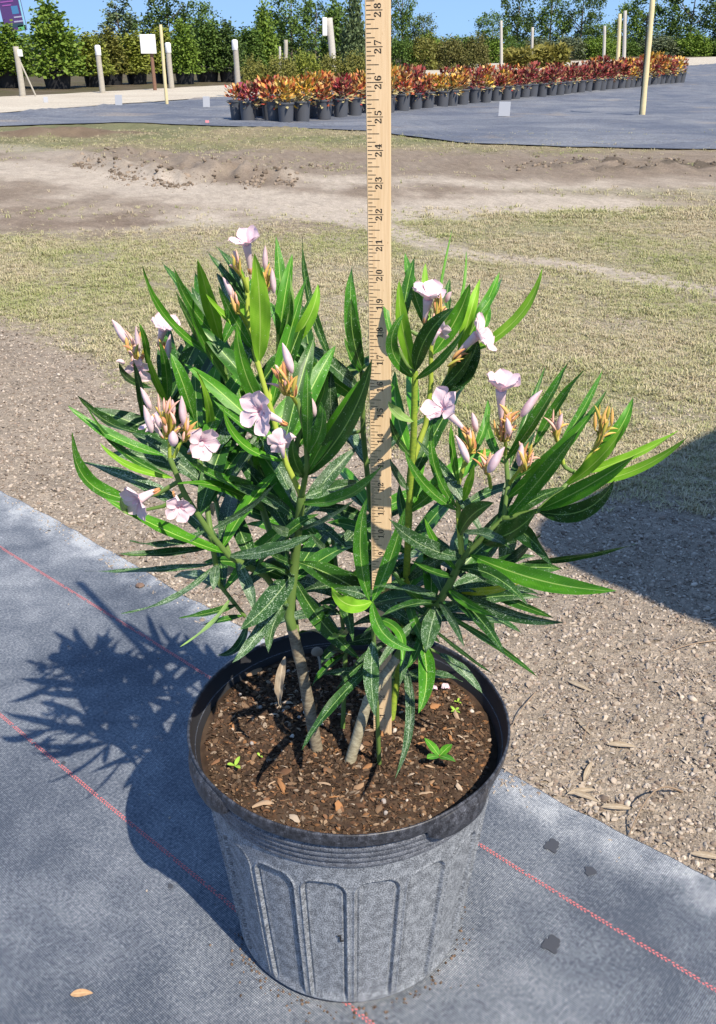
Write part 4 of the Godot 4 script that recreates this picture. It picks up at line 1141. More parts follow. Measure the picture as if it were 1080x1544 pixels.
func build_pot() -> void:
	var pot := base("plant_pot", POT)
	tag(pot, "large dusty black plastic nursery pot with arched panels and rolled rim", "pot")
	var v := PackedVector3Array()
	var uv := PackedVector2Array()
	var us := [-0.5, -0.488, -0.476, -0.464, -0.455, -0.447, -0.440, -0.433, -0.426, -0.419, -0.412, -0.405, -0.398, -0.391, -0.384, -0.376, -0.366, -0.352, -0.34, -0.326, -0.30, -0.26, -0.2, -0.12, -0.04]
	var angles := []
	for k in 18:
		for q in us: angles.append(TAU / 18.0 * (k + q) + PI / 2 + 0.158)
		for q in range(us.size() - 1, 0, -1): angles.append(TAU / 18.0 * (k - us[q]) + PI / 2 + 0.158)
	var na := angles.size()
	var rows := 150
	var top := 0.2378
	var col := PackedColorArray()
	for j in rows:
		var y := top * j / (rows - 1)
		var r: float = lerp(0.136, 0.1606, y / top)
		if j < 3: r -= 0.0035 * (3 - j) / 3.0
		for i in na + 1:
			var a: float = angles[i % na]
			var pitch_ := TAU / 18.0
			var u: float = fposmod(a - PI / 2 - 0.158 + pitch_ / 2, pitch_) / pitch_ - 0.5
			var sx: float = abs(u) * pitch_ * r
			var hw := pitch_ * r * 0.405
			var cr := hw * 0.72
			# distance to the arched outline (negative inside); it runs down past the foot
			var qx := sx - (hw - cr)
			var qy := (y - 0.210) + cr
			var sd: float = max(qx, 0.0) - cr if qy < 0 else Vector2(max(qx, 0.0), qy).length() - cr
			if qy >= 0 and qx < 0: sd = qy - cr
			var d := -0.0029 * smoothstep(0.0010, -0.0012, sd) + 0.0012 * exp(-pow((sd - 0.0016) / 0.0011, 2.0)) + 0.0009 * exp(-pow((sd + 0.0042) / 0.0011, 2.0)) - 0.0007 * exp(-pow((sd + 0.0018) / 0.0008, 2.0))
			d *= smoothstep(0.004, 0.02, y)
			var wob := 0.0012 * noise.get_noise_3d(cos(a) * 60, y * 300, sin(a) * 60)
			v.append(Vector3(cos(a), 0, sin(a)) * (r + d + wob) + Vector3(0, y, 0))
			uv.append(Vector2(a * 0.16, y) * 7.0)
	put("pot_wall", grid_mesh(v, na + 1, rows, uv, PackedColorArray(), false), M.pot, pot)
	# steps below the rim, the rolled band, the lip and the inside
	var sections := {
		"stacking_ring": [[0.1560, 0.2360], [0.1602, 0.2368], [0.1618, 0.2376], [0.1624, 0.2434], [0.1606, 0.2446], [0.1608, 0.2452], [0.1639, 0.2462], [0.1645, 0.2520], [0.1627, 0.2532], [0.1629, 0.2538], [0.1660, 0.2548], [0.1666, 0.2606], [0.1648, 0.2618], [0.1650, 0.2624], [0.1681, 0.2634], [0.1687, 0.2692], [0.1669, 0.2704], [0.1671, 0.2710], [0.1676, 0.2722], [0.1676, 0.2744]],
		"rim": [[0.1676, 0.2744], [0.1704, 0.2752], [0.1726, 0.2768], [0.1738, 0.2800], [0.1744, 0.2850], [0.1751, 0.2890], [0.1753, 0.2922], [0.1746, 0.2934], [0.1735, 0.2937], [0.1725, 0.2930], [0.1721, 0.2905]],
		"inner_wall": [[0.17212, 0.2906], [0.1712, 0.2840], [0.1680, 0.2740], [0.1630, 0.2620], [0.1580, 0.2450]]}
	for part in sections:
		var prof: Array = sections[part]
		var v2 := PackedVector3Array()
		var uv2 := PackedVector2Array()
		var n2 := 180
		for j in prof.size():
			for i in n2 + 1:
				var a := TAU * i / n2
				var r: float = prof[j][0] + 0.0016 * noise.get_noise_2d(cos(a) * 70 + 200, sin(a) * 70) * (1.0 if prof[j][1] > 0.272 else 0.4)
				var y: float = prof[j][1] + (0.0020 * noise.get_noise_2d(cos(a) * 55, sin(a) * 55 + 90) * smoothstep(0.268, 0.28, prof[j][1]))
				v2.append(Vector3(cos(a) * r, y, sin(a) * r))
				uv2.append(Vector2(a * 0.17, prof[j][1]) * 7.0)
		put(part, grid_mesh(v2, n2 + 1, prof.size(), uv2), {"stacking_ring": M.pot_dark, "rim": M.rim, "inner_wall": M.inner}[part], pot)
	# grips: the band hangs lower over a short arc
	for g in [[2.62, 0.30], [0.86, 0.26]]:
		var gv := PackedVector3Array()
		var gu := PackedVector2Array()
		var sec := [[0.1735, 0.2915], [0.1772, 0.2890], [0.1790, 0.2810], [0.1788, 0.2700], [0.1770, 0.2620], [0.1735, 0.2590], [0.1690, 0.2585]]
		for j in sec.size():
			for i in 25:
				var f := i / 24.0 * 2 - 1
				var a: float = g[0] + f * g[1]
				var k: float = 1.0 - pow(abs(f), 3.5)
				var r: float = lerp(0.1715, sec[j][0], k)
				var y: float = lerp(0.2800, sec[j][1], sqrt(max(k, 0.0)))
				gv.append(Vector3(cos(a) * r, y, sin(a) * r))
				gu.append(Vector2(a * 0.17, y) * 7.0)
		put("grip", grid_mesh(gv, 25, sec.size(), gu, PackedColorArray(), true), M.rim, pot)
	# a small moulded mark low on the front panel
	for q in [[0.0, 0.0, 0.0016, 0.0085], [-0.0016, 0.0035, 0.0030, 0.0014], [0.0012, -0.0040, 0.0040, 0.0014]]:
		var m := put("moulded_mark", block(q[2], q[3], 0.0012, 0.0002), M.black, pot)
		var a := PI / 2 + 0.055
		var r := 0.1478
		m.position = Vector3(cos(a) * r + q[0], 0.121 + q[1], sin(a) * r)
		m.rotation.x = 0.09
	# potting soil, slightly heaped
	var sv := PackedVector3Array()
	var suv := PackedVector2Array()
	var scol := PackedColorArray()
	for j in 90:
		for i in 181:
			var a := TAU * i / 180
			var r := 0.1635 * pow(j / 89.0, 0.8)
			var x := cos(a) * r
			var z := sin(a) * r
			sv.append(Vector3(x, soil_rise(x, z), z))
			suv.append(Vector2(x, z) * 9)
			var n := noise.get_noise_2d(x * 900, z * 900)
			scol.append(Color(0.036, 0.025, 0.019).lerp(Color(0.082, 0.056, 0.040), clamp(0.45 + n * 0.9 + 0.6 * fine.get_noise_2d(x * 3000, z * 3000), 0, 1)))
	var sm := tinted(1.0, 0.15)
	var soil := put("potting_soil", grid_mesh(sv, 181, 90, suv, scol, false), sm, pot)
	var wood := [Color(0.115, 0.068, 0.042), Color(0.17, 0.11, 0.068), Color(0.29, 0.185, 0.11), Color(0.36, 0.26, 0.175), Color(0.10, 0.058, 0.036), Color(0.34, 0.17, 0.075), Color(0.42, 0.34, 0.26), Color(0.13, 0.07, 0.04), Color(0.19, 0.10, 0.055)]
	var mats := []
	for c in wood: mats.append(paint(c.r, c.g, c.b, 0.85, 0.3))
	var shapes := []
	for k in 8: shapes.append(chip_mesh(100 + k))
	var grav := stone_mesh(4, 0.6)
	for k in 285:
		var a := rng.randf() * TAU
		var r := 0.150 * sqrt(rng.randf())
		var p := Vector3(cos(a) * r, 0, sin(a) * r)
		p.y = soil_rise(p.x, p.z) + 0.0015
		if k % 14 == 0:
			var o := put("pebble", grav, [M.pebble, M.pebble_dark][rng.randi() % 2], soil)
			var s := rng.randf_range(0.0018, 0.0034)
			o.transform = Transform3D(Basis.from_euler(Vector3(rng.randf(), rng.randf() * TAU, rng.randf())).scaled(Vector3(s, s, s)), p)
		else:
			var o := put("wood_chip", shapes[rng.randi() % 8], mats[rng.randi() % mats.size()], soil)
			var s: float = 0.006 + 0.013 * pow(rng.randf(), 2.4)
			o.transform = Transform3D(Basis.from_euler(Vector3(rng.randf_range(-0.4, 0.4), rng.randf() * TAU, rng.randf_range(-0.5, 0.5))).scaled(Vector3(s, s * 1.2, s * rng.randf_range(0.3, 0.85))), p)
	for q in [[425, 1190, 0.022, 5, 1.9], [397, 1218, 0.022, 3, 0.2], [383, 1016, 0.022, 2, 0.6], [540, 1133, 0.020, 6, 0.8], [445, 1240, 0.014, 6, 2.4]]:
		var p: Vector3 = spot(q[0], q[1], POT.y + SOIL) - POT
		var o := put("wood_chip", shapes[q[3]], mats[q[3] % mats.size()], soil)
		o.transform = Transform3D(Basis(Vector3.UP, q[4]).scaled(Vector3(q[2], q[2], q[2] * 1.1)), Vector3(p.x, soil_rise(p.x, p.z) + 0.002, p.z))
	var pl := []
	var cl := []
	for k in 13000:
		var a := rng.randf() * TAU
		var r := 0.157 * sqrt(rng.randf())
		var x := cos(a) * r
		var z := sin(a) * r
		var s: float = 0.002 + 0.0065 * pow(rng.randf(), 2.0)
		pl.append(Transform3D(Basis.from_euler(Vector3(rng.randf_range(-0.7, 0.7), rng.randf() * TAU, rng.randf_range(-0.7, 0.7))).scaled(Vector3(s, s * 1.3, s * rng.randf_range(0.3, 1.0))), Vector3(x, soil_rise(x, z) + 0.0006, z)))
		var c: Color = wood[rng.randi() % wood.size()]
		cl.append(c.lerp(Color(0.06, 0.04, 0.028), clamp(rng.randf() * 1.1 + 0.15, 0, 1)))
	tag(scatter("bark_crumbs", shapes[2], tinted(0.95, 0.2), pl, cl, soil), "", "", "", "stuff")

func soil_rise(x: float, z: float) -> float:
	var r := Vector2(x, z).length() / 0.165
	return SOIL + 0.003 + 0.003 * (1 - r * r) + 0.005 * noise.get_noise_2d(x * 420 + 60, z * 420) + 0.0028 * noise.get_noise_2d(x * 1500, z * 1500) - 0.003 * smoothstep(0.85, 1.0, r)

# ---------- yardstick ----------
func build_yardstick() -> void:
	var foot := at(577, 1108, 0.0)
	var top := at(570, 15.3, 0.0)
	var up := (top - foot).normalized()
	var st := base("yardstick", foot)
	tag(st, "wooden yardstick standing upright in the potting soil beside the oleander", "ruler")
	var zf := Vector3(-0.16, 0, 1)
	zf = (zf - up * zf.dot(up)).normalized()
	st.basis = Basis(up.cross(zf).normalized(), up, zf)
	var w := 0.0200
	var th := 0.0042
	var len := 36.0 * INCH
	var b := put("wood_strip", block(w, len, th, 0.0005), M.stick, st)
	b.position.y = len / 2.0
	var ticks := SurfaceTool.new()
	ticks.begin(Mesh.PRIMITIVE_TRIANGLES)
	var bar := func(x0: float, x1: float, y: float, t: float):
		var z := th / 2 + 0.00012
		var a := Vector3(x0, y - t, z)
		var c := Vector3(x1, y - t, z)
		var d := Vector3(x1, y + t, z)
		var e := Vector3(x0, y + t, z)
		for q in [a, d, c, a, e, d]:
			ticks.set_normal(Vector3(0, 0, 1))
			ticks.add_vertex(q)
	var left := -w / 2 + 0.0011
	for k in range(1, 36 * 8):
		var y := k * INCH / 8.0
		var l := 0.0036
		if k % 8 == 0: l = 0.0128
		elif k % 4 == 0: l = 0.0096
		elif k % 2 == 0: l = 0.0066
		bar.call(left, left + l, y, 0.00027)
	for k in range(9 * 16 + 1, 12 * 16, 2): bar.call(left, left + 0.0024, k * INCH / 16.0, 0.00018)
	put("tick_marks", ticks.commit(), M.ink, st)
	var font := SystemFont.new()
	font.font_names = PackedStringArray(["Droid Serif"])
	font.font_weight = 700
	for n in range(1, 36):
		var s := str(n)
		for k in s.length():
			var tm := TextMesh.new()
			tm.text = s[k]
			tm.font = font
			tm.font_size = 48
			tm.pixel_size = 0.000165
			tm.depth = 0.0002
			var o := put("numeral", tm, M.ink, st)
			var shift := 0.0
			if s.length() == 2: shift = -0.0030 if k == 0 else 0.0030
			o.position = Vector3(left + 0.0089, n * INCH + (shift if s.length() == 2 else 0.0033), th / 2 + 0.00005)
			o.rotation.z = PI / 2
			o.scale = Vector3(0.92, 1, 1)

# ---------- small growths on the soil ----------
func build_growths() -> void:
	var f := spot(484, 1014, POT.y + SOIL + 0.004)
	f.y = POT.y + soil_rise(f.x - POT.x, f.z - POT.z)
	var m := f + Vector3(-0.004, 0.026, 0.0)
	var mu := base("mushroom", f)
	tag(mu, "small grey-brown mushroom growing behind the woody stem in the pot", "mushroom")
	put("stalk", tube([Vector3(0, -0.006, 0), (m - f) * 0.5 + Vector3(0.001, 0, 0), m - f], [0.0016, 0.0014, 0.0013], 8), M.mushroom_stalk, mu)
	var cap := put("cap", lathe([[0.0068, -0.0012], [0.0074, 0.0], [0.0066, 0.0028], [0.0044, 0.0050], [0.0018, 0.0061], [0.0002, 0.0063]], 18), M.mushroom, mu)
	cap.position = m - f
	for q in [
		[355, 1155, 3, 0.011, "tiny lime green seedling on the left part of the potting soil"],
		[662, 1152, 4, 0.024, "leafy green weed seedling near the right pot wall"],
		[686, 1076, 4, 0.008, "small lime green sprout near the back right pot wall"],
		[690, 1062, 3, 0.006, "tiny round-leaved sprout farthest back beside the pot wall"],
		[392, 1142, 2, 0.006, "minute green sprout right of the lime seedling"]]:
		var g: Vector3 = spot(q[0], q[1], POT.y + SOIL + 0.004)
		g.y = POT.y + soil_rise(g.x - POT.x, g.z - POT.z)
		var s := base("seedling", g)
		tag(s, q[4], "seedling", "seedlings on the potting soil")
		put("stem", tube([Vector3(0, -0.003, 0), Vector3(0.001, q[3] * 0.25, 0), Vector3(0, q[3] * 0.5, 0.001)], [0.0008, 0.0007, 0.0006], 6), M.seedling_stem, s)
		for k in q[2]:
			var a: float = TAU * k / q[2] + 0.9
			var d := Vector3(cos(a), 0.35, sin(a))
			var o := Vector3(0, q[3] * 0.45, 0.001)
			put("leaf", leaf_mesh([o, o + d * q[3] * 0.5 + Vector3(0, 0.002, 0), o + d * q[3] * (1.0 if k % 2 == 0 else 0.75)], q[3] * 0.42, 0.0, 0.1, Vector3.UP), M.sprout if q[3] < 0.02 else M.leaf[1][0], s)
	for q in [[672, 1038, 0.008, "fallen pink petal on the soil at the back of the pot"], [655, 1040, 0.006, "torn pink petal scrap lying left of the fallen petal"]]:
		var g: Vector3 = spot(q[0], q[1], POT.y + SOIL + 0.006)
		g.y = POT.y + soil_rise(g.x - POT.x, g.z - POT.z) + 0.003
		tag(put("fallen_petal", leaf_mesh([g - Vector3(q[2] * 0.6, 0, 0), g + Vector3(0, 0.005, -0.002), g + Vector3(q[2] * 0.6, 0.001, 0.002)], q[2], 20.0, 0.3, Vector3.UP, 0.5), M.petal), q[3], "petal", "fallen petals")

# ---------- the nursery behind ----------
# a crown one unit high made of leaf-sized faces in clumps; shape gives the half width at a height
func crown_mesh(seed_: int, clumps: int, per: int, leaf: float, clump_r: float, shape: Callable, upright: float) -> ArrayMesh:
	var r := RandomNumberGenerator.new()
	r.seed = seed_
	var v := PackedVector3Array()
	var idx := PackedInt32Array()
	var col := PackedColorArray()
	var nrm := PackedVector3Array()
	for c in clumps:
		var y := r.randf()
		var half: float = shape.call(y)
		if r.randf() > half * 2.2 + 0.25: y *= 0.6
		half = shape.call(y)
		var a := r.randf() * TAU
		var rad: float = half * (0.35 + 0.72 * sqrt(r.randf())) * r.randf_range(0.75, 1.12)
		var p := Vector3(cos(a) * rad, y, sin(a) * rad)
		var size: float = clump_r * r.randf_range(0.5, 1.3)
		var tone := r.randf()
		for k in per:
			var o := Vector3(r.randfn(), r.randfn() * (1.0 + upright), r.randfn()) * size * 0.55
			var q := p + o
			if q.y < 0.0: q.y = -q.y * 0.5
			var d := (Vector3(r.randfn(), r.randfn() * (0.6 + 2.0 * upright) + upright, r.randfn()) + Vector3(cos(a), 0.2, sin(a)) * 0.6).normalized()
			var s := d.cross(Vector3(r.randfn(), r.randfn(), r.randfn())).normalized()
			var l: float = leaf * r.randf_range(0.6, 1.4)
			var w: float = l * lerp(0.42, 0.26, upright)
			var b := v.size()
			v.append_array([q, q + d * l * 0.5 + s * w, q + d * l, q + d * l * 0.5 - s * w])
			idx.append_array([b, b + 1, b + 2, b, b + 2, b + 3])
			var n := d.cross(s).normalized()
			for z in 4: nrm.append(n)
			var t := clampf(0.25 + tone * 0.5 + r.randf_range(-0.2, 0.3), 0.0, 1.0)
			var cc := Color(0.62, 0.75, 0.55).lerp(Color(1.35, 1.2, 1.0), t)
			for z in 4: col.append(cc)
	var arr := []
	arr.resize(Mesh.ARRAY_MAX)
	arr[Mesh.ARRAY_VERTEX] = v
	arr[Mesh.ARRAY_NORMAL] = nrm
	arr[Mesh.ARRAY_INDEX] = idx
	arr[Mesh.ARRAY_COLOR] = col
	var m := ArrayMesh.new()
	m.add_surface_from_arrays(Mesh.PRIMITIVE_TRIANGLES, arr)
	return m

func foliage(r: float, g: float, b: float) -> StandardMaterial3D:
	var m := paint(r, g, b, 0.6, 0.3)
	m.vertex_color_use_as_albedo = true
	m.backlight_enabled = true
	m.backlight = Color(0.3, 0.3, 0.2)
	return m

var crowns := {}
func make_crowns() -> void:
	crowns.pyramid = [crown_mesh(1, 150, 34, 0.045, 0.10, func(y): return 0.30 * pow(1.0 - y, 0.75) + 0.03, 0.15), crown_mesh(2, 150, 34, 0.045, 0.10, func(y): return 0.34 * pow(1.0 - y * 0.97, 0.6), 0.15)]
	crowns.feather = [crown_mesh(3, 170, 34, 0.05, 0.075, func(y): return 0.24 * pow(1.0 - y, 0.55) * (0.75 + 0.25 * sin(y * 23.0)) + 0.015, 0.8), crown_mesh(4, 170, 34, 0.05, 0.075, func(y): return 0.20 * pow(1.0 - y, 0.5) * (0.75 + 0.25 * sin(y * 31.0)) + 0.015, 0.8)]
	crowns.oak = [crown_mesh(5, 92, 60, 0.030, 0.085, func(y): return 0.42 * sqrt(max(0.0, sin(PI * (0.12 + 0.84 * y)))), 0.0), crown_mesh(6, 84, 60, 0.030, 0.09, func(y): return 0.36 * sqrt(max(0.0, sin(PI * (0.08 + 0.88 * y)))) * (0.8 + 0.2 * sin(y * 19.0)), 0.0)]
	crowns.pine = [crown_mesh(7, 60, 50, 0.035, 0.07, func(y): return (0.26 * (1.0 - y) + 0.05) if y > 0.35 else 0.10, 0.2)]
	crowns.dome = [crown_mesh(8, 110, 40, 0.06, 0.13, func(y): return 0.55 * sqrt(max(0.0, 1.0 - y * y * 0.9)), 0.35), crown_mesh(9, 110, 40, 0.06, 0.13, func(y): return 0.5 * sqrt(max(0.0, 1.0 - y * 0.9)), 0.5)]
	crowns.reed = [crown_mesh(10, 90, 46, 0.22, 0.10, func(y): return 0.22 + 0.35 * y, 1.6)]

# a plant that stands `base_z` away; x, top y and width as seen in the photograph
func tree(called: String, label: String, group: String, x: float, z: float, top: float, wide: float, crown: String, mat: String, potted: bool, category := "tree", bare := 0.0) -> void:
	var r := sight(x, 100.0)
	var gx := r.x * z / r.z
	var h := height_of(x, top, z)
	var w := wide / FOCAL * (-z * cos(pitch) + EYE * sin(pitch))
	var t := base(called, Vector3(gx, 0.0, z), rng.randf() * TAU)
	tag(t, label, category, group)
	var list: Array = crowns[crown]
	var k := rng.randi() % list.size()
	var low := 0.30 if potted else bare * h
	var span: float = {"pyramid": 0.66, "feather": 0.46, "oak": 0.84, "pine": 0.52, "dome": 1.05, "reed": 1.0}[crown]
	var c := put("crown", list[k], M.green[mat], t)
	c.position.y = low
	c.scale = Vector3(w / span, h - low, w / span)
	var lean := Vector3(rng.randf_range(-0.05, 0.05), 0, rng.randf_range(-0.05, 0.05)) * h
	var tr: float = clamp(0.018 * h, 0.015, 0.16)
	if category == "tree":
		var tk := put("trunk", tube([Vector3(0, -0.05, 0), lean * 0.3 + Vector3(0, h * 0.35, 0), lean + Vector3(0, h * 0.85, 0)], [tr, tr * 0.8, tr * 0.25], 7), M.trunk, t)
		for q in 4:
			var a := rng.randf() * TAU
			var y0 := h * rng.randf_range(0.35, 0.6)
			put("limb", tube([Vector3(0, y0, 0) + lean * 0.4, Vector3(cos(a) * w * 0.2, y0 + h * 0.1, sin(a) * w * 0.2), Vector3(cos(a) * w * 0.32, y0 + h * 0.2, sin(a) * w * 0.32)], [tr * 0.5, tr * 0.35, tr * 0.12], 5), M.trunk, tk)
	else:
		put("stem", tube([Vector3(0, -0.02, 0), Vector3(0, h * 0.6, 0)], [0.02, 0.01], 6), M.trunk, t)
	if potted:
		var pr: float = clamp(w * 0.3, 0.14, 0.36)
		put("pot", lathe([[pr * 0.82, 0.002], [pr * 0.92, 0.22], [pr * 0.96, 0.36], [pr * 1.04, 0.365], [pr * 1.04, 0.40], [pr * 0.97, 0.402], [pr * 0.94, 0.37], [0.01, 0.36]], 20), M.far_pot, t)

func build_trees() -> void:
	make_crowns()
	# [x, distance, top y, width px, crown, leaf tone, potted, label]
	var list := [
		[-330, -27, 26, 90, "pyramid", "mid", true, "green container tree farthest beyond the left edge"],
		[-240, -27, 34, 90, "feather", "lime", true, "lime container tree well beyond the left edge"],
		[-150, -27, 20, 90, "pyramid", "fresh", true, "bright container tree beyond the left edge"],
		[-40, -27, 30, 90, "pyramid", "fresh", true, "green container tree at the far left edge"],
		[14, -26.5, 38, 82, "pyramid", "fresh", true, "broad bright green container tree behind the leftmost post"],
		[84, -26, 4, 88, "pyramid", "fresh", true, "tall pyramidal bright green container tree next to the banner sign"],
		[140, -27, 54, 52, "feather", "lime", true, "short yellow-green tree just left of the second white-topped post"],
		[166, -28.5, 48, 62, "feather", "olive", true, "yellowish cypress-like container tree behind the second white-topped post"],
		[205, -29, 52, 54, "feather", "lime", true, "lime green cypress-like tree left of the white sign board"],
		[246, -30, 44, 48, "feather", "lime", true, "lime green cypress-like tree behind the bamboo stake"],
		[278, -29, 36, 50, "feather", "fresh", true, "green cypress-like tree right of the bamboo stake"],
		[312, -31, 24, 62, "pyramid", "mid", true, "dark green container tree left of the fourth post"],
		[345, -31, 34, 52, "pyramid", "dark", true, "narrow dark container tree behind the fourth post"],
		[376, -33, 46, 50, "feather", "mid", true, "green cypress-like tree above the left end of the croton bed"],
		[400, -34, 12, 46, "feather", "fresh", true, "slender green tree with a pointed tip above the crotons"],
		[188, -46, -14, 62, "pine", "grey", false, "thin grey-green pine with bare lower trunk standing behind the left trees"],
		[256, -44, -30, 104, "oak", "dark", false, "tall dark broadleaf tree behind the white sign board"],
		[308, -48, 2, 74, "oak", "mid", false, "round green tree behind the dark container trees"],
		[440, -44, -20, 92, "oak", "mid", false, "large green tree left of the tall utility post"],
		[476, -47, 2, 66, "oak", "dark", false, "dark green tree right behind the tall utility post"],
		[404, -52, 18, 60, "oak", "dark", false, "dark rounded tree in the gap left of the large green tree"],
		[534, -38, -6, 46, "feather", "grey", false, "narrow blue-green conifer left of the yardstick top"],
		[506, -42, 8, 52, "feather", "mid", false, "green conifer between utility post and yardstick"],
		[606, -68, -26, 56, "oak", "mid", false, "tall leafy tree right of the yardstick top"],
		[636, -68, 22, 54, "oak", "grey", false, "small airy grey-green tree right of the tall leafy one"],
		[742, -68, 18, 62, "oak", "mid", false, "medium tree left of the thin white pole"],
		[776, -86, -18, 68, "oak", "dark", false, "tall tree behind the thin white pole"],
		[826, -86, -24, 66, "oak", "mid", false, "tall tree in the middle of the right-hand group"],
		[872, -86, -20, 68, "oak", "dark", false, "dark tree left of the sky gap at the right"],
		[940, -114, 4, 62, "oak", "fresh", false, "lighter green tree behind the paired stakes"],
		[976, -114, -30, 80, "oak", "mid", false, "large tree behind the big bamboo stake"],
		[1034, -114, -34, 92, "oak", "dark", false, "large dark tree at the right edge"],
		[1090, -114, -30, 90, "oak", "mid", false, "large tree partly beyond the right edge"],
		[1170, -114, -20, 100, "oak", "dark", false, "large tree beyond the right edge"],
		[900, -86, 36, 60, "oak", "fresh", false, "low light green tree in the sky gap at the right"]]
	for q in list:
		tree("container_tree" if q[6] else "broadleaf_tree" if q[4] != "pine" else "pine_tree", q[7], "trees behind the road", q[0], q[1], q[2], q[3], q[4], q[5], q[6], "tree", 0.05 if q[4] != "pine" else 0.25)
	# far belt of trees closing the view
	var i := 0
	for x in range(-580, 1580, 46):
		var top := 54.0 + 22.0 * noise.get_noise_2d(x * 3.0, 4)
		i += 1
		tree("distant_tree", "%s tree counted from the left in the distant belt" % ordinal(i), "distant tree belt", x, -128.0 + 8 * noise.get_noise_2d(x, 50), top, 74, "oak", ["mid", "dark", "grey"][i % 3], false, "tree", 0.0)
	# shrubs and hedges standing in front of the trees
	var shrubs := [
		[384, -24, 92, 50, "olive", "olive green shrub above the left end of the croton bed"], [424, -24, 90, 50, "olive", "olive green shrub second along the croton bed"], [462, -24.5, 84, 48, "lime", "yellow-green shrub left of the tall utility post"],
		[500, -25, 88, 46, "olive", "olive shrub at the foot of the tall utility post"], [538, -25, 84, 44, "olive", "olive shrub touching the yardstick on the left"], [604, -46, 62, 50, "mid", "green shrub right of the yardstick"], [640, -46, 58, 50, "olive", "tall olive shrub second right of the yardstick"],
		[678, -46, 62, 52, "rust", "brownish olive shrub third right of the yardstick"], [716, -46, 58, 50, "rust", "brownish shrub with bare base left of the white pole"], [770, -84, 66, 60, "mid", "green shrub behind the thin white pole"], [810, -84, 60, 54, "silver", "silvery shrub behind the ornamental grass"],
		[856, -84, 58, 56, "silver", "silvery grey shrub right of the ornamental grass"], [900, -84, 60, 52, "fresh", "bright green shrub at the foot of the thin pole"], [940, -111, 62, 56, "mid", "green shrub behind the paired stakes"], [990, -111, 58, 60, "silver", "pale shrub left of the right edge"], [1040, -111, 52, 66, "fresh", "bright green shrub at the right edge"], [1090, -111, 56, 60, "mid", "green shrub past the right edge"],
		[742, -67, 60, 46, "fresh", "light green shrub in the sky gap"], [690, -67, 58, 60, "mid", "green hedge bush behind the brownish shrub"], [650, -67, 56, 60, "fresh", "green hedge bush below the airy tree"]]
	for q in shrubs:
		tree("shrub", q[5], "shrubs before the trees", q[0], q[1], q[2], q[3], "dome", q[4], false, "shrub")
	tree("ornamental_grass", "yellow-green ornamental grass clump left of the crotons' red part", "clumps of ornamental grass", 790, -50, 78, 54, "reed", "straw", false, "plant")
	tree("ornamental_grass", "yellow-green ornamental grass clump with reddish tips at the right", "clumps of ornamental grass", 828, -50.5, 74, 56, "reed", "straw", false, "plant")

func croton_mesh(seed_: int, tones: Array) -> ArrayMesh:
	var r := RandomNumberGenerator.new()
	r.seed = seed_
	var v := PackedVector3Array()
	var idx := PackedInt32Array()
	var col := PackedColorArray()
	for k in 130:
		var f := k / 130.0
		var a := r.randf() * TAU
		var y := 0.20 + 0.27 * f
		var o := Vector3(cos(a), 0, sin(a)) * r.randf_range(0.0, 0.12)
		var d := Vector3(cos(a), lerp(-0.2, 1.9, f) + r.randf_range(-0.3, 0.3), sin(a)).normalized()
		var l := r.randf_range(0.06, 0.105)
		var s := d.cross(Vector3(r.randfn(), 1.5, r.randfn())).normalized() * l * 0.27
		var n := d.cross(s).normalized()
		var p := Vector3(0, y, 0) + o
		var b := v.size()
		v.append_array([p, p + d * l * 0.45 + s + n * l * 0.07, p + d * l * 0.5, p + d * l * 0.45 - s + n * l * 0.07, p + d * l + Vector3(0, -0.012, 0)])
		idx.append_array([b, b + 1, b + 2, b, b + 2, b + 3, b + 1, b + 4, b + 2, b + 2, b + 4, b + 3])
		var c: Color = tones[r.randi() % tones.size()] * r.randf_range(0.75, 1.25)
		if f < 0.3 and r.randf() < 0.6: c = Color(0.40, 0.35, 0.18)
		c.a = 1
		for z in 5: col.append(c)
	return indexed(v, idx, PackedVector2Array(), col)

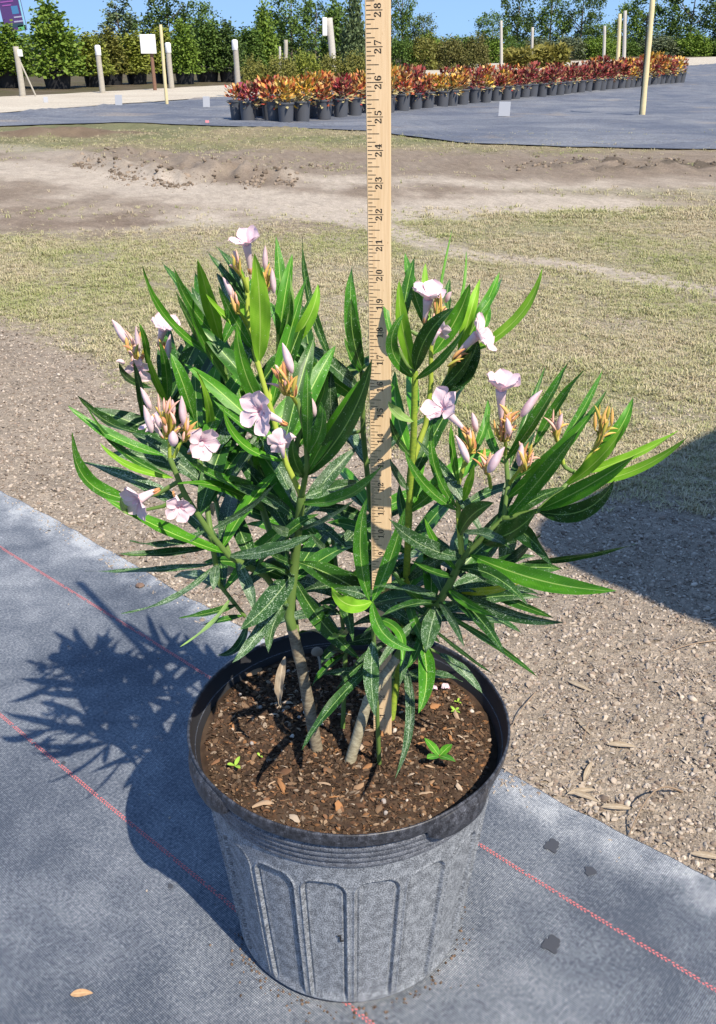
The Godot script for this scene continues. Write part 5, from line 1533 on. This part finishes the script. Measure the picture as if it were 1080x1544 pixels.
func build_crotons() -> void:
	var yellow := [Color(0.62, 0.40, 0.05), Color(0.55, 0.30, 0.05), Color(0.42, 0.12, 0.03), Color(0.60, 0.45, 0.14), Color(0.16, 0.14, 0.04)]
	var orange := [Color(0.50, 0.12, 0.05), Color(0.55, 0.24, 0.06), Color(0.38, 0.06, 0.04), Color(0.55, 0.34, 0.12), Color(0.12, 0.07, 0.03)]
	var red := [Color(0.30, 0.035, 0.04), Color(0.20, 0.022, 0.03), Color(0.42, 0.10, 0.08), Color(0.11, 0.02, 0.022), Color(0.35, 0.19, 0.09), Color(0.09, 0.06, 0.025)]
	var heads := [[], [], []]
	for k in 3:
		for t in 3: heads[t].append(croton_mesh(40 + k * 7 + t, [yellow, orange, red][t]))
	var fm := tinted(0.5, 0.4)
	fm.backlight_enabled = true
	fm.backlight = Color(0.3, 0.25, 0.2)
	var pot := lathe([[0.095, 0.002], [0.108, 0.17], [0.112, 0.232], [0.121, 0.235], [0.121, 0.258], [0.114, 0.26], [0.110, 0.24], [0.004, 0.232]], 20)
	var a := spot(432, 187)
	var b := spot(1026, 125)
	var dir := (b - a).normalized()
	var back := Vector3(dir.z, 0, -dir.x)
	if back.z > 0: back = -back
	var count := 44
	for row in 4:
		for k in count:
			var f := float(k) / (count - 1)
			var p := a.lerp(b, f) + back * row * 0.33 + dir * ((row % 2) * 0.17 + rng.randf_range(-0.04, 0.04)) + back * rng.randf_range(-0.03, 0.03)
			var n := noise.get_noise_2d(f * 260.0, row * 30.0)
			var t := 2
			if f < 0.26: t = [0, 1, 1, 0, 2][(k * 3 + row * 2) % 5]
			elif f < 0.40: t = [1, 2, 0, 2][(k + row) % 4]
			elif f > 0.74: t = [0, 2, 1][(k + row) % 3]
			elif n > 0.3: t = 1
			var hue: String = ["yellow", "orange", "burgundy"][t]
			var c := base("potted_croton", Vector3(p.x, 0.014, p.z), rng.randf() * TAU)
			var lab := "%s croton in a black pot, hidden behind the front row of the bed" % hue
			if row == 0: lab = "%s croton in the front row of pots, %s from the left" % [hue, ordinal(k + 1)]
			tag(c, lab, "plant", "crotons in black pots on the far cloth" if row == 0 else "%s crotons behind the front row" % hue)
			put("pot", pot, M.croton_pot, c)
			var h := put("foliage", heads[t][(k + row) % 3], fm, c)
			var s := rng.randf_range(0.92, 1.12) * (1.0 + 0.25 * smoothstep(0.6, 1.0, f))
			h.scale = Vector3(s, s * rng.randf_range(0.85, 1.2), s)
			h.rotation = Vector3(rng.randf_range(-0.12, 0.12), 0, rng.randf_range(-0.12, 0.12))
			if (k * 7 + row * 5) % 23 == 11: h.scale *= 0.75

func pole(called: String, label: String, x: float, y: float, top_x: float, top_y: float, wide: float, mat: String, capped := 0.0, z_known := 0.0, group := "posts along the road") -> Node3D:
	var g := spot(x, y)
	if z_known != 0.0:
		var r := sight(x, y)
		g = Vector3(r.x * z_known / r.z, 0, z_known)
	var rr := sight(top_x, top_y)
	var h := EYE + rr.y * (g.z / rr.z)
	var tx := rr.x * (g.z / rr.z) - g.x
	var rad := wide / FOCAL * (-g.z * cos(pitch) + EYE * sin(pitch)) * 0.44
	var o := base(called, g)
	tag(o, label, "post", group)
	var pts := []
	var rads := []
	for k in 9:
		var t := k / 8.0
		pts.append(Vector3(tx * t + rad * 0.08 * sin(t * 5 + g.x), lerp(-0.05, h, t), 0))
		rads.append(rad * (1.08 - 0.12 * t) * (1.0 + (0.12 if mat == "bamboo" and k % 2 == 1 else 0.0)))
	put("shaft", tube(pts, rads, 10), M[mat], o)
	if capped > 0.0:
		var ch := capped / FOCAL * -g.z * 1.2
		put("cap", tube([Vector3(tx, h - ch, 0), Vector3(tx, h + 0.01, 0), Vector3(tx, h + 0.03, 0)], [rad * 1.12, rad * 1.12, rad * 0.6], 10), M.white, o)
	o.set_meta("top", Vector3(tx, h, 0))
	return o

func build_posts() -> void:
	var a := pole("fence_post", "weathered grey post at far left with a slanting brace", 35, 147, 24, 70, 10, "grey_wood", 0.0)
	put("brace", tube([Vector3(0.28, 0, 0.0), Vector3(0.02, 0.75, 0)], [0.018, 0.018], 6), M.grey_wood, a)
	var pl := put("plate", block(0.10, 0.13, 0.02, 0.004), M.white, a)
	pl.position = a.get_meta("top") + Vector3(0.08, -0.12, 0.04)
	pole("fence_post", "grey post with a white painted top, second from the left", 155, 142, 147, 70, 9, "grey_wood", 9)
	pole("fence_post", "grey post with white top right of the bamboo stake", 259, 135, 253, 66, 9, "grey_wood", 9)
	pole("fence_post", "grey post with white top at the left end of the crotons", 361, 148, 354, 62, 9, "grey_wood", 9)
	pole("bamboo_stake", "thin pale bamboo stake standing on the near road edge at left", 252, 158, 242, 37, 5, "bamboo", 0, 0, "bamboo stakes")
	pole("bamboo_stake", "thick pale bamboo stake standing on the cloth at right", 969, 176, 985, -12, 8.5, "bamboo", 0, 0, "bamboo stakes")
	pole("stake", "thin black rod beside the thick bamboo stake", 965, 176, 977, 20, 2.2, "black", 0, 0, "")
	var s := pole("sign_post", "white square sign board on a brown post", 234, 138, 228, 70, 6, "brown_wood", 0)
	var t: Vector3 = s.get_meta("top")
	var bd := put("board", block(0.36, 0.40, 0.02, 0.03), M.white, s)
	bd.position = t + Vector3(-0.05, 0.05, 0.08)
	var u := pole("utility_post", "tall whitewashed post with a box near its top", 505, 114, 497, 27, 11, "white_wood", 0, -27.0)
	var bx := put("box", block(0.12, 0.42, 0.12, 0.01), M.white, u)
	bx.position = u.get_meta("top") + Vector3(-0.12, -0.20, 0.1)
	pole("fence_post", "thin white pole standing at the road right of the yardstick", 756, 106, 756, 31, 5, "white_wood", 0, -46.0)
	pole("fence_post", "short white pole behind the silvery shrub", 803, 90, 803, 41, 5, "white_wood", 0, -50.0)
	pole("fence_post", "thin pale green pole left of the paired stakes", 911, 100, 912, 39, 5, "white_wood", 0, -46.0)
	pole("fence_post", "tan stake, left one of a pair behind the crotons", 932, 100, 935, 21, 6, "bamboo", 0, -44.0)
	pole("fence_post", "white topped stake, right one of a pair behind the crotons", 941, 100, 943, 16, 6, "white_wood", 0, -48.0)
	pole("fence_post", "grey post left of the utility post above the shrubs", 430, 110, 431, 60, 7, "grey_wood", 0, -33.0)
	pole("fence_post", "short white stub left of the grey post above the shrubs", 422, 110, 422, 70, 4, "white_wood", 0, -32.0)
	for q in [[180, 161, 0.13, 0.17, "white plastic tag on the cloth at far left"], [312, 164, 0.12, 0.17, "white plastic tag on the cloth left of the crotons"], [760, 178, 0.17, 0.20, "white plastic tag on the cloth before the crotons"], [70, 157, 0.08, 0.10, "white plastic tag by the road near the tall pyramidal tree"]]:
		var g := spot(q[0], q[1])
		var o := base("plastic_tag", g + Vector3(0, 0.014, 0), rng.randf_range(-0.3, 0.3))
		tag(o, q[4], "tag", "white tags on the far cloth")
		var p := put("plate", block(q[2], q[3], 0.006, 0.002), M.white_plastic, o)
		p.position.y = q[3] / 2 + 0.01
		p.rotation.x = -0.15
		put("peg", block(0.02, 0.08, 0.008, 0.002), M.white_plastic, o).position = Vector3(0, 0.0, -0.008)
	var fl := base("marker_flag", spot(313, 190) + Vector3(0, 0.01, 0))
	tag(fl, "tiny pink marker flag lying near the far cloth edge", "flag")
	put("flag", block(0.05, 0.03, 0.004, 0.001), M.pink, fl).position.y = 0.045
	put("wire", tube([Vector3(0.02, -0.02, 0), Vector3(0.02, 0.06, 0)], [0.002, 0.002], 5), M.black, fl)
	var mg := base("grow_bag", spot(362, 151) + Vector3(0.0, 0.02, -0.3))
	tag(mg, "maroon bag at the foot of the post by the crotons", "bag")
	put("sack", lathe([[0.10, 0.0], [0.13, 0.05], [0.125, 0.2], [0.09, 0.27], [0.03, 0.30], [0.002, 0.30]], 14), M.maroon, mg)
	# banner on two posts at the far left
	var z := -40.0
	var mid := sight(20, 30)
	var bn := base("banner_sign", Vector3(mid.x * z / mid.z, 0, z))
	tag(bn, "tall purple and blue banner sign above the left trees", "sign")
	var top := height_of(20, -14, z)
	var low := height_of(20, 47, z)
	var w := 33.0 / FOCAL * -z * 0.9
	var tilt := -0.10
	var hh := top - low
	var panel := put("panel", block(w, hh, 0.06, 0.01), M.banner, bn)
	panel.position.y = (top + low) / 2
	panel.rotation.z = -tilt
	for q in [[-0.12, 0.42, 0.62, 0.05, "pinkish"], [-0.05, 0.33, 0.50, 0.05, "pinkish"], [-0.12, 0.24, 0.58, 0.05, "pinkish"], [-0.16, 0.15, 0.4, 0.05, "pinkish"], [0.22, -0.16, 0.36, 0.06, "pale_print"], [0.20, -0.27, 0.40, 0.06, "pale_print"]]:
		var o := put("print_line", block(q[2] * w, q[3] * hh * 0.6, 0.012, 0.002), M[q[4]], panel)
		o.position = Vector3(q[0] * w, q[1] * hh, 0.034)
	for q in [[0.16, 0.02, 0.30, 0.20, "banner_blue"], [-0.05, -0.36, 0.85, 0.10, "banner_dark"], [0.30, -0.43, 0.36, 0.12, "banner_green"], [0.45, 0.0, 0.08, 0.98, "banner_sky"]]:
		var o := put("print_field", block(q[2] * w, q[3] * hh, 0.006, 0.001), M[q[4]], panel)
		o.position = Vector3(q[0] * w, q[1] * hh, 0.031)
	put("post", tube([Vector3(0, -0.1, -0.06), Vector3(0, low + 0.4, -0.06)], [0.09, 0.08], 8), M.banner_green, bn)

# ---------- the cart whose roof shades the right side ----------
func build_cart() -> void:
	var ex := Vector2(0.69, 0.724).normalized()          # along one edge of the roof, in x and z
	var tall := 1.92
	var sx := 0.48
	var sz := 0.66
	var c := spot(742, 800)
	var corner := Vector3(c.x + sx * tall, 0, c.z + sz * tall)
	var turn := -atan2(ex.y, ex.x)
	var cart := base("utility_cart", corner, turn)
	tag(cart, "utility cart with a flat roof parked out of view beside the photographer", "cart")
	# own axes: x along the first edge, -z along the second
	var long := 1.9
	var wide := 1.15
	var rv := PackedVector2Array()
	var cr := 0.16
	for q in [[cr, -cr, PI, 1.5 * PI], [long - cr, -cr, 1.5 * PI, TAU], [long - cr, -wide + cr, 0.0, 0.5 * PI], [cr, -wide + cr, 0.5 * PI, PI]]:
		for k in 7:
			var a: float = lerp(q[2], q[3], k / 6.0)
			rv.append(Vector2(q[0] + cos(a) * cr, -q[1] + sin(a) * cr))
	var st := CSGPolygon3D.new()
	st.polygon = rv
	st.depth = 0.05
	st.rotation.x = -PI / 2
	st.position = Vector3(0, tall - 0.05, 0)
	st.material = M.white_plastic
	st.name = "roof"
	cart.add_child(st, true)
	for p in [[0.12, -0.14], [long - 0.12, -0.14], [0.12, -wide + 0.14], [long - 0.12, -wide + 0.14]]:
		put("roof_post", tube([Vector3(p[0] * 0.9 + 0.1, 0.55, p[1]), Vector3(p[0], tall - 0.04, p[1])], [0.018, 0.018], 8), M.black, cart)
	var body := put("body", block(long * 0.95, 0.30, wide * 0.8, 0.05), M.cart_green, cart)
	body.position = Vector3(long / 2, 0.45, -wide / 2)
	var seat := put("seat", block(0.5, 0.14, wide * 0.78, 0.04), M.far_pot, cart)
	seat.position = Vector3(long * 0.45, 0.68, -wide / 2)
	var bk := put("backrest", block(0.10, 0.40, wide * 0.78, 0.03), M.far_pot, cart)
	bk.position = Vector3(long * 0.62, 0.92, -wide / 2)
	for p in [[0.32, -0.10], [long - 0.32, -0.10], [0.32, -wide + 0.10], [long - 0.32, -wide + 0.10]]:
		var wh := put("wheel", lathe([[0.02, -0.08], [0.13, -0.085], [0.20, -0.09], [0.225, -0.06], [0.23, 0.0], [0.225, 0.06], [0.20, 0.09], [0.13, 0.085], [0.02, 0.08]], 20), M.black, cart)
		wh.rotation.x = PI / 2
		wh.position = Vector3(p[0], 0.225, p[1])

func make_materials() -> void:
	# soil grit: light and dark grains of several sizes, about neutral so that it multiplies the colour below
	var gn := FastNoiseLite.new()
	gn.seed = 5
	gn.noise_type = FastNoiseLite.TYPE_CELLULAR
	gn.cellular_return_type = FastNoiseLite.RETURN_CELL_VALUE
	gn.frequency = 0.14
	var gs := gn.duplicate()
	gs.frequency = 0.33
	M.grit = picture(512, 512, func(x, y):
		var a := gn.get_noise_2d(x + 9 * fine.get_noise_2d(x * 8, y * 8), y)
		var b = gs.get_noise_2d(x, y + 3 * fine.get_noise_2d(y * 9, x * 9))
		var c := fine.get_noise_2d(x * 60.0, y * 60.0)
		var k = 0.80 + 0.13 * a + 0.13 * b + 0.10 * c
		return Color(k, k * 0.995, k * 0.985))
	# woven tape, eight threads across the tile, over one under one
	M.weave = picture(256, 256, func(x, y):
		var n := 16.0
		var u: float = x / 256.0 * n
		var w: float = y / 256.0 * n
		var over := (int(u) + int(w)) % 2 == 0
		var fu: float = u - floor(u) - 0.5
		var fw: float = w - floor(w) - 0.5
		var across: float = 1.0 - pow(abs(fw if over else fu) * 2.0, 3.0)
		var alongt: float = 1.0 - 0.55 * pow(abs(fu if over else fw) * 2.0, 2.0)
		var k := 0.48 + 0.52 * across * alongt
		var fibre := 0.10 * fine.get_noise_2d((x if over else y) * 10.0, (y if over else x) * 90.0)
		var thread := 0.10 * noise.get_noise_2d(floor(w if over else u) * 91.0, (17.0 if over else 170.0))
		k = clamp(k + fibre + thread, 0, 1)
		return Color(k, k, k))
	M.red_thread = paint(0.54, 0.16, 0.165, 0.7)
	M.stain = paint(0.055, 0.06, 0.072, 0.7)
	# oleander
	var dk := Color(0.115, 0.235, 0.085)
	M.leaf = [
		[leafy(leaf_picture(Color(0.126, 0.281, 0.085), Color(0.229, 0.426, 0.125), Color(0.62, 0.74, 0.40), 0.7, 1), 0.34, 0.28), leafy(leaf_picture(Color(0.109, 0.247, 0.085), Color(0.183, 0.359, 0.120), Color(0.56, 0.68, 0.40), 1.2, 2), 0.36, 0.25), leafy(leaf_picture(Color(0.149, 0.326, 0.090), Color(0.240, 0.460, 0.120), Color(0.62, 0.74, 0.40), 0.35, 3), 0.32, 0.3)],
		[leafy(leaf_picture(Color(0.240, 0.482, 0.100), Color(0.354, 0.606, 0.140), Color(0.70, 0.80, 0.45), 0.25, 4), 0.38, 0.4), leafy(leaf_picture(Color(0.206, 0.438, 0.100), Color(0.308, 0.550, 0.140), Color(0.68, 0.78, 0.45), 0.8, 5), 0.38, 0.35)],
		[leafy(leaf_picture(Color(0.468, 0.684, 0.160), Color(0.582, 0.785, 0.240), Color(0.74, 0.84, 0.45), 0.05, 6), 0.45, 0.5), leafy(leaf_picture(Color(0.422, 0.639, 0.150), Color(0.525, 0.729, 0.210), Color(0.72, 0.82, 0.45), 0.05, 7), 0.45, 0.5)],
		[leafy(leaf_picture(Color(0.160, 0.292, 0.140), Color(0.263, 0.404, 0.200), Color(0.60, 0.68, 0.52), 4.5, 8), 0.42, 0.2), leafy(leaf_picture(Color(0.137, 0.270, 0.130), Color(0.240, 0.382, 0.190), Color(0.58, 0.66, 0.50), 6.5, 9), 0.45, 0.2), leafy(leaf_picture(Color(0.126, 0.258, 0.120), Color(0.194, 0.337, 0.160), Color(0.56, 0.64, 0.46), 3.0, 10), 0.4, 0.2)],
		[leafy(leaf_picture(Color(0.514, 0.662, 0.340), Color(0.650, 0.774, 0.460), Color(0.74, 0.82, 0.60), 0.4, 11), 0.5, 0.35)],
		[leafy(leaf_picture(Color(0.582, 0.639, 0.120), Color(0.764, 0.751, 0.180), Color(0.80, 0.80, 0.40), 2.0, 12), 0.45, 0.35)]]
	M.green_stem = paint(0.125, 0.21, 0.05, 0.5)
	M.lime_stem = paint(0.34, 0.43, 0.06, 0.5)
	M.twotone = ringed(Color(0.62, 0.70, 0.22), Color(0.45, 0.57, 0.18))
	M.bark = ringed(Color(0.58, 0.55, 0.47), Color(0.38, 0.34, 0.28))
	M.pale_bark = ringed(Color(0.70, 0.68, 0.58), Color(0.50, 0.47, 0.39))
	var pt := picture(64, 128, func(x, y):
		var a: float = abs(x - 32.0) / 32.0
		var v: float = y / 128.0
		var streak: float = smoothstep(0.6, 1.0, cos(x * 0.75 + 0.4 * noise.get_noise_2d(x * 9, y * 3)))
		var c := Color(0.905, 0.81, 0.835).lerp(Color(0.85, 0.62, 0.69), streak * 0.45 * (1.0 - v))
		c = c.lerp(Color(0.82, 0.53, 0.61), 0.5 * smoothstep(0.35, 0.0, v + 0.1 * a))
		return c)
	M.petal = StandardMaterial3D.new()
	M.petal.albedo_texture = pt
	M.petal.roughness = 0.65
	M.petal.metallic_specular = 0.25
	M.petal.backlight_enabled = true
	M.petal.backlight = Color(0.55, 0.5, 0.53)
	M.tube = paint(0.74, 0.56, 0.60, 0.6)
	M.fringe = paint(0.78, 0.48, 0.56, 0.6)
	M.bud = budlike(Color(0.89, 0.72, 0.74), Color(0.93, 0.84, 0.86))
	M.bud_small = budlike(Color(0.86, 0.62, 0.50), Color(0.92, 0.76, 0.72))
	M.calyx = budlike(Color(0.80, 0.64, 0.38), Color(0.74, 0.48, 0.34))
	M.calyx_yellow = budlike(Color(0.86, 0.75, 0.36), Color(0.86, 0.64, 0.42))
	M.calyx_green = budlike(Color(0.66, 0.68, 0.28), Color(0.74, 0.62, 0.30))
	M.dry_leaf = leafy(leaf_picture(Color(0.55, 0.49, 0.41), Color(0.68, 0.63, 0.55), Color(0.76, 0.72, 0.64), 0.1, 13), 0.8, 0.2)
	M.tan_leaf = leafy(leaf_picture(Color(0.66, 0.52, 0.38), Color(0.76, 0.63, 0.48), Color(0.86, 0.74, 0.56), 0.05, 14), 0.8, 0.2)
	M.sprout = paint(0.30, 0.48, 0.06, 0.5)
	M.seedling_stem = paint(0.35, 0.16, 0.10, 0.6)
	M.mushroom = paint(0.24, 0.19, 0.14, 0.85)
	M.mushroom_stalk = paint(0.46, 0.42, 0.35, 0.85)
	M.twig = paint(0.30, 0.22, 0.15, 0.9)
	M.bark_bit = paint(0.18, 0.12, 0.09, 0.9)
	M.pebble = paint(0.55, 0.50, 0.44, 0.8)
	M.pebble_dark = paint(0.33, 0.30, 0.28, 0.8)
	# pot: black plastic under a grainy film of dried dust
	var dn := FastNoiseLite.new()
	dn.seed = 21
	dn.frequency = 0.02
	dn.fractal_octaves = 4
	var speck := RandomNumberGenerator.new()
	speck.seed = 77
	var dust := picture(512, 512, func(x, y):
		var a := dn.get_noise_2d(x, y) * 1.2
		var b := dn.get_noise_2d(x * 9.0, y * 9.0)
		var k: float = clamp(0.58 + 0.24 * a + 0.16 * b + 0.60 * dn.get_noise_2d(x * 6.5, y * 6.5 + 400) + speck.randf_range(-0.25, 0.25), 0, 1)
		var scr: float = smoothstep(0.6, 0.85, dn.get_noise_2d(x * 1.2, y * 14.0 + 900)) * 0.2
		return Color(0.20, 0.215, 0.24).lerp(Color(0.71, 0.735, 0.765), clamp(k + scr, 0, 1)))
	M.pot = StandardMaterial3D.new()
	M.pot.albedo_texture = dust
	M.pot.roughness = 0.62
	M.pot.metallic_specular = 0.4
	var rimt := picture(512, 256, func(x, y):
		var a := dn.get_noise_2d(x * 1.5 + 300, y * 1.5)
		var b := dn.get_noise_2d(x * 10.0, y * 10.0 + 77)
		var k: float = clamp(0.24 + 0.35 * a + 0.35 * b, 0, 1)
		k += 0.5 * smoothstep(0.42, 0.7, dn.get_noise_2d(x * 2.0 + 50, y * 11.0))
		return Color(0.115, 0.12, 0.14).lerp(Color(0.56, 0.58, 0.63), clamp(k, 0, 1)))
	M.pot_dark = M.pot.duplicate()
	M.pot_dark.albedo_color = Color(0.80, 0.80, 0.82)
	M.inner = paint(0.028, 0.029, 0.033, 0.5)
	M.rim = StandardMaterial3D.new()
	M.rim.albedo_texture = rimt
	M.rim.roughness = 0.42
	M.rim.metallic_specular = 0.5
	M.black = paint(0.02, 0.02, 0.022, 0.5)
	# yardstick: pale basswood with long grain
	var wt := picture(128, 512, func(x, y):
		var g := fine.get_noise_2d(x * 22.0, y * 0.9) * 0.5 + noise.get_noise_2d(x * 7.0, y * 0.5)
		var flaw: float = smoothstep(0.62, 0.8, noise.get_noise_2d(x * 3.0 + 70, y * 1.6))
		var c := Color(0.91, 0.80, 0.645).lerp(Color(0.83, 0.705, 0.54), clamp(0.35 + 0.5 * g, 0, 1))
		return c.lerp(Color(0.55, 0.38, 0.22), flaw * 0.6))
	M.stick = StandardMaterial3D.new()
	M.stick.albedo_texture = wt
	M.stick.uv1_triplanar = true
	M.stick.uv1_scale = Vector3(40, 5, 40)
	M.stick.roughness = 0.55
	M.stick.metallic_specular = 0.3
	M.ink = paint(0.022, 0.018, 0.015, 0.7)
	# the nursery behind
	M.green = {"fresh": foliage(0.15, 0.23, 0.04), "lime": foliage(0.22, 0.25, 0.05), "olive": foliage(0.19, 0.19, 0.055), "mid": foliage(0.10, 0.165, 0.04), "dark": foliage(0.07, 0.115, 0.035), "grey": foliage(0.12, 0.165, 0.09), "silver": foliage(0.15, 0.18, 0.12), "rust": foliage(0.15, 0.145, 0.055), "straw": foliage(0.24, 0.22, 0.065)}
	M.trunk = paint(0.16, 0.13, 0.10, 0.95)
	M.far_pot = paint(0.022, 0.023, 0.026, 0.55)
	M.croton_pot = paint(0.085, 0.092, 0.108, 0.5)
	M.grey_wood = ringed(Color(0.76, 0.74, 0.69), Color(0.56, 0.54, 0.50))
	M.white_wood = ringed(Color(0.86, 0.85, 0.82), Color(0.62, 0.60, 0.57))
	M.brown_wood = ringed(Color(0.55, 0.42, 0.35), Color(0.42, 0.31, 0.25))
	M.bamboo = ringed(Color(0.90, 0.85, 0.68), Color(0.80, 0.73, 0.55))
	M.white = paint(0.80, 0.80, 0.80, 0.5)
	M.white_plastic = paint(0.42, 0.44, 0.48, 0.5)
	M.pink = paint(0.80, 0.30, 0.35, 0.6)
	M.maroon = paint(0.22, 0.035, 0.075, 0.6)
	M.cart_green = paint(0.06, 0.14, 0.07, 0.4)
	M.banner = paint(0.085, 0.045, 0.17, 0.6)
	M.banner_blue = paint(0.06, 0.20, 0.40, 0.6)
	M.banner_dark = paint(0.03, 0.07, 0.10, 0.6)
	M.banner_green = paint(0.12, 0.42, 0.18, 0.6)
	M.banner_sky = paint(0.25, 0.55, 0.72, 0.6)
	M.pinkish = paint(0.32, 0.10, 0.36, 0.6)
	M.pale_print = paint(0.36, 0.38, 0.52, 0.6)

func leafy(tex: ImageTexture, rough: float, through: float) -> StandardMaterial3D:
	var m := StandardMaterial3D.new()
	m.albedo_texture = tex
	m.roughness = rough + 0.08
	m.metallic_specular = 0.4
	m.cull_mode = BaseMaterial3D.CULL_DISABLED
	m.backlight_enabled = true
	m.backlight = Color(through * 1.0, through * 1.0, through * 0.55)
	return m

func ringed(a: Color, b: Color) -> StandardMaterial3D:
	var m := StandardMaterial3D.new()
	m.albedo_texture = picture(64, 256, func(x, y):
		var k := 0.5 + 0.7 * noise.get_noise_2d(x * 5.0, y * 9.0) + 0.4 * fine.get_noise_2d(x * 40.0, y * 40.0)
		return a.lerp(b, clamp(k, 0, 1)))
	m.uv1_scale = Vector3(1, 12, 1)
	m.roughness = 0.85
	return m

func budlike(a: Color, b: Color) -> StandardMaterial3D:
	var m := StandardMaterial3D.new()
	m.albedo_texture = picture(32, 32, func(x, y):
		var k := 0.5 + 0.35 * cos(x / 32.0 * TAU * 2.0 + y * 0.2) + 0.5 * noise.get_noise_2d(x * 12.0, y * 12.0)
		return a.lerp(b, clamp(k, 0, 1)))
	m.uv1_scale = Vector3(1, 40, 1)
	m.roughness = 0.6
	m.backlight_enabled = true
	m.backlight = Color(0.2, 0.2, 0.2)
	return m

func _ready() -> void:
	# camera
	var cam := Camera3D.new()
	cam.name = "camera"
	cam.position = Vector3(0, EYE, 0)
	cam.rotation.x = -pitch
	cam.fov = rad_to_deg(2.0 * atan(772.0 / FOCAL))
	cam.near = 0.05
	cam.far = 600.0
	add_child(cam)
	cam.current = true
	# sky and sun
	var env := Environment.new()
	env.background_mode = Environment.BG_SKY
	var sky := Sky.new()
	var sm := ProceduralSkyMaterial.new()
	sm.sky_top_color = Color(0.43, 0.56, 0.76)
	sm.sky_horizon_color = Color(0.56, 0.71, 0.87)
	sm.sky_curve = 0.12
	sm.ground_bottom_color = Color(0.30, 0.28, 0.25)
	sm.ground_horizon_color = Color(0.55, 0.62, 0.68)
	sm.sun_angle_max = 20.0
	sm.energy_multiplier = 1.0
	sky.sky_material = sm
	env.sky = sky
	env.tonemap_mode = Environment.TONE_MAPPER_LINEAR
	env.tonemap_exposure = 1.5
	env.ssao_enabled = true
	env.ssil_enabled = true
	env.sdfgi_enabled = true
	var we := WorldEnvironment.new()
	we.name = "environment"
	we.environment = env
	add_child(we)
	var sun := DirectionalLight3D.new()
	sun.name = "sun"
	sun.light_energy = 1.5
	sun.light_color = Color(1.0, 0.95, 0.875)
	sun.light_angular_distance = 0.5
	sun.shadow_enabled = true
	add_child(sun)
	sun.look_at_from_position(Vector3(0.48, 1.0, 0.66) * 10.0, Vector3.ZERO)
	# noise and materials
	rng.seed = 20240
	noise.seed = 11
	noise.noise_type = FastNoiseLite.TYPE_SIMPLEX_SMOOTH
	noise.frequency = 0.01
	noise.fractal_octaves = 3
	fine.seed = 23
	fine.frequency = 0.02
	fine.fractal_octaves = 2
	make_materials()
	# the ground
	cloth_a = spot(0, 742)
	cloth_u = (spot(1080, 1505) - spot(0, 830)).normalized()
	cloth_w = Vector3(-cloth_u.z, 0, cloth_u.x)
	if cloth_w.z < 0: cloth_w = -cloth_w
	build_land()
	build_far_cloth_and_road()
	build_near_cloth()
	print("ground done ", Time.get_ticks_msec())
	# the large things behind
	build_trees()
	build_crotons()
	build_posts()
	build_cart()
	print("nursery done ", Time.get_ticks_msec())
	# the plant
	build_pot()
	build_oleander()
	build_yardstick()
	build_growths()
	# loose cover and small things
	build_grass()
	build_litter()
	print("all done ", Time.get_ticks_msec())
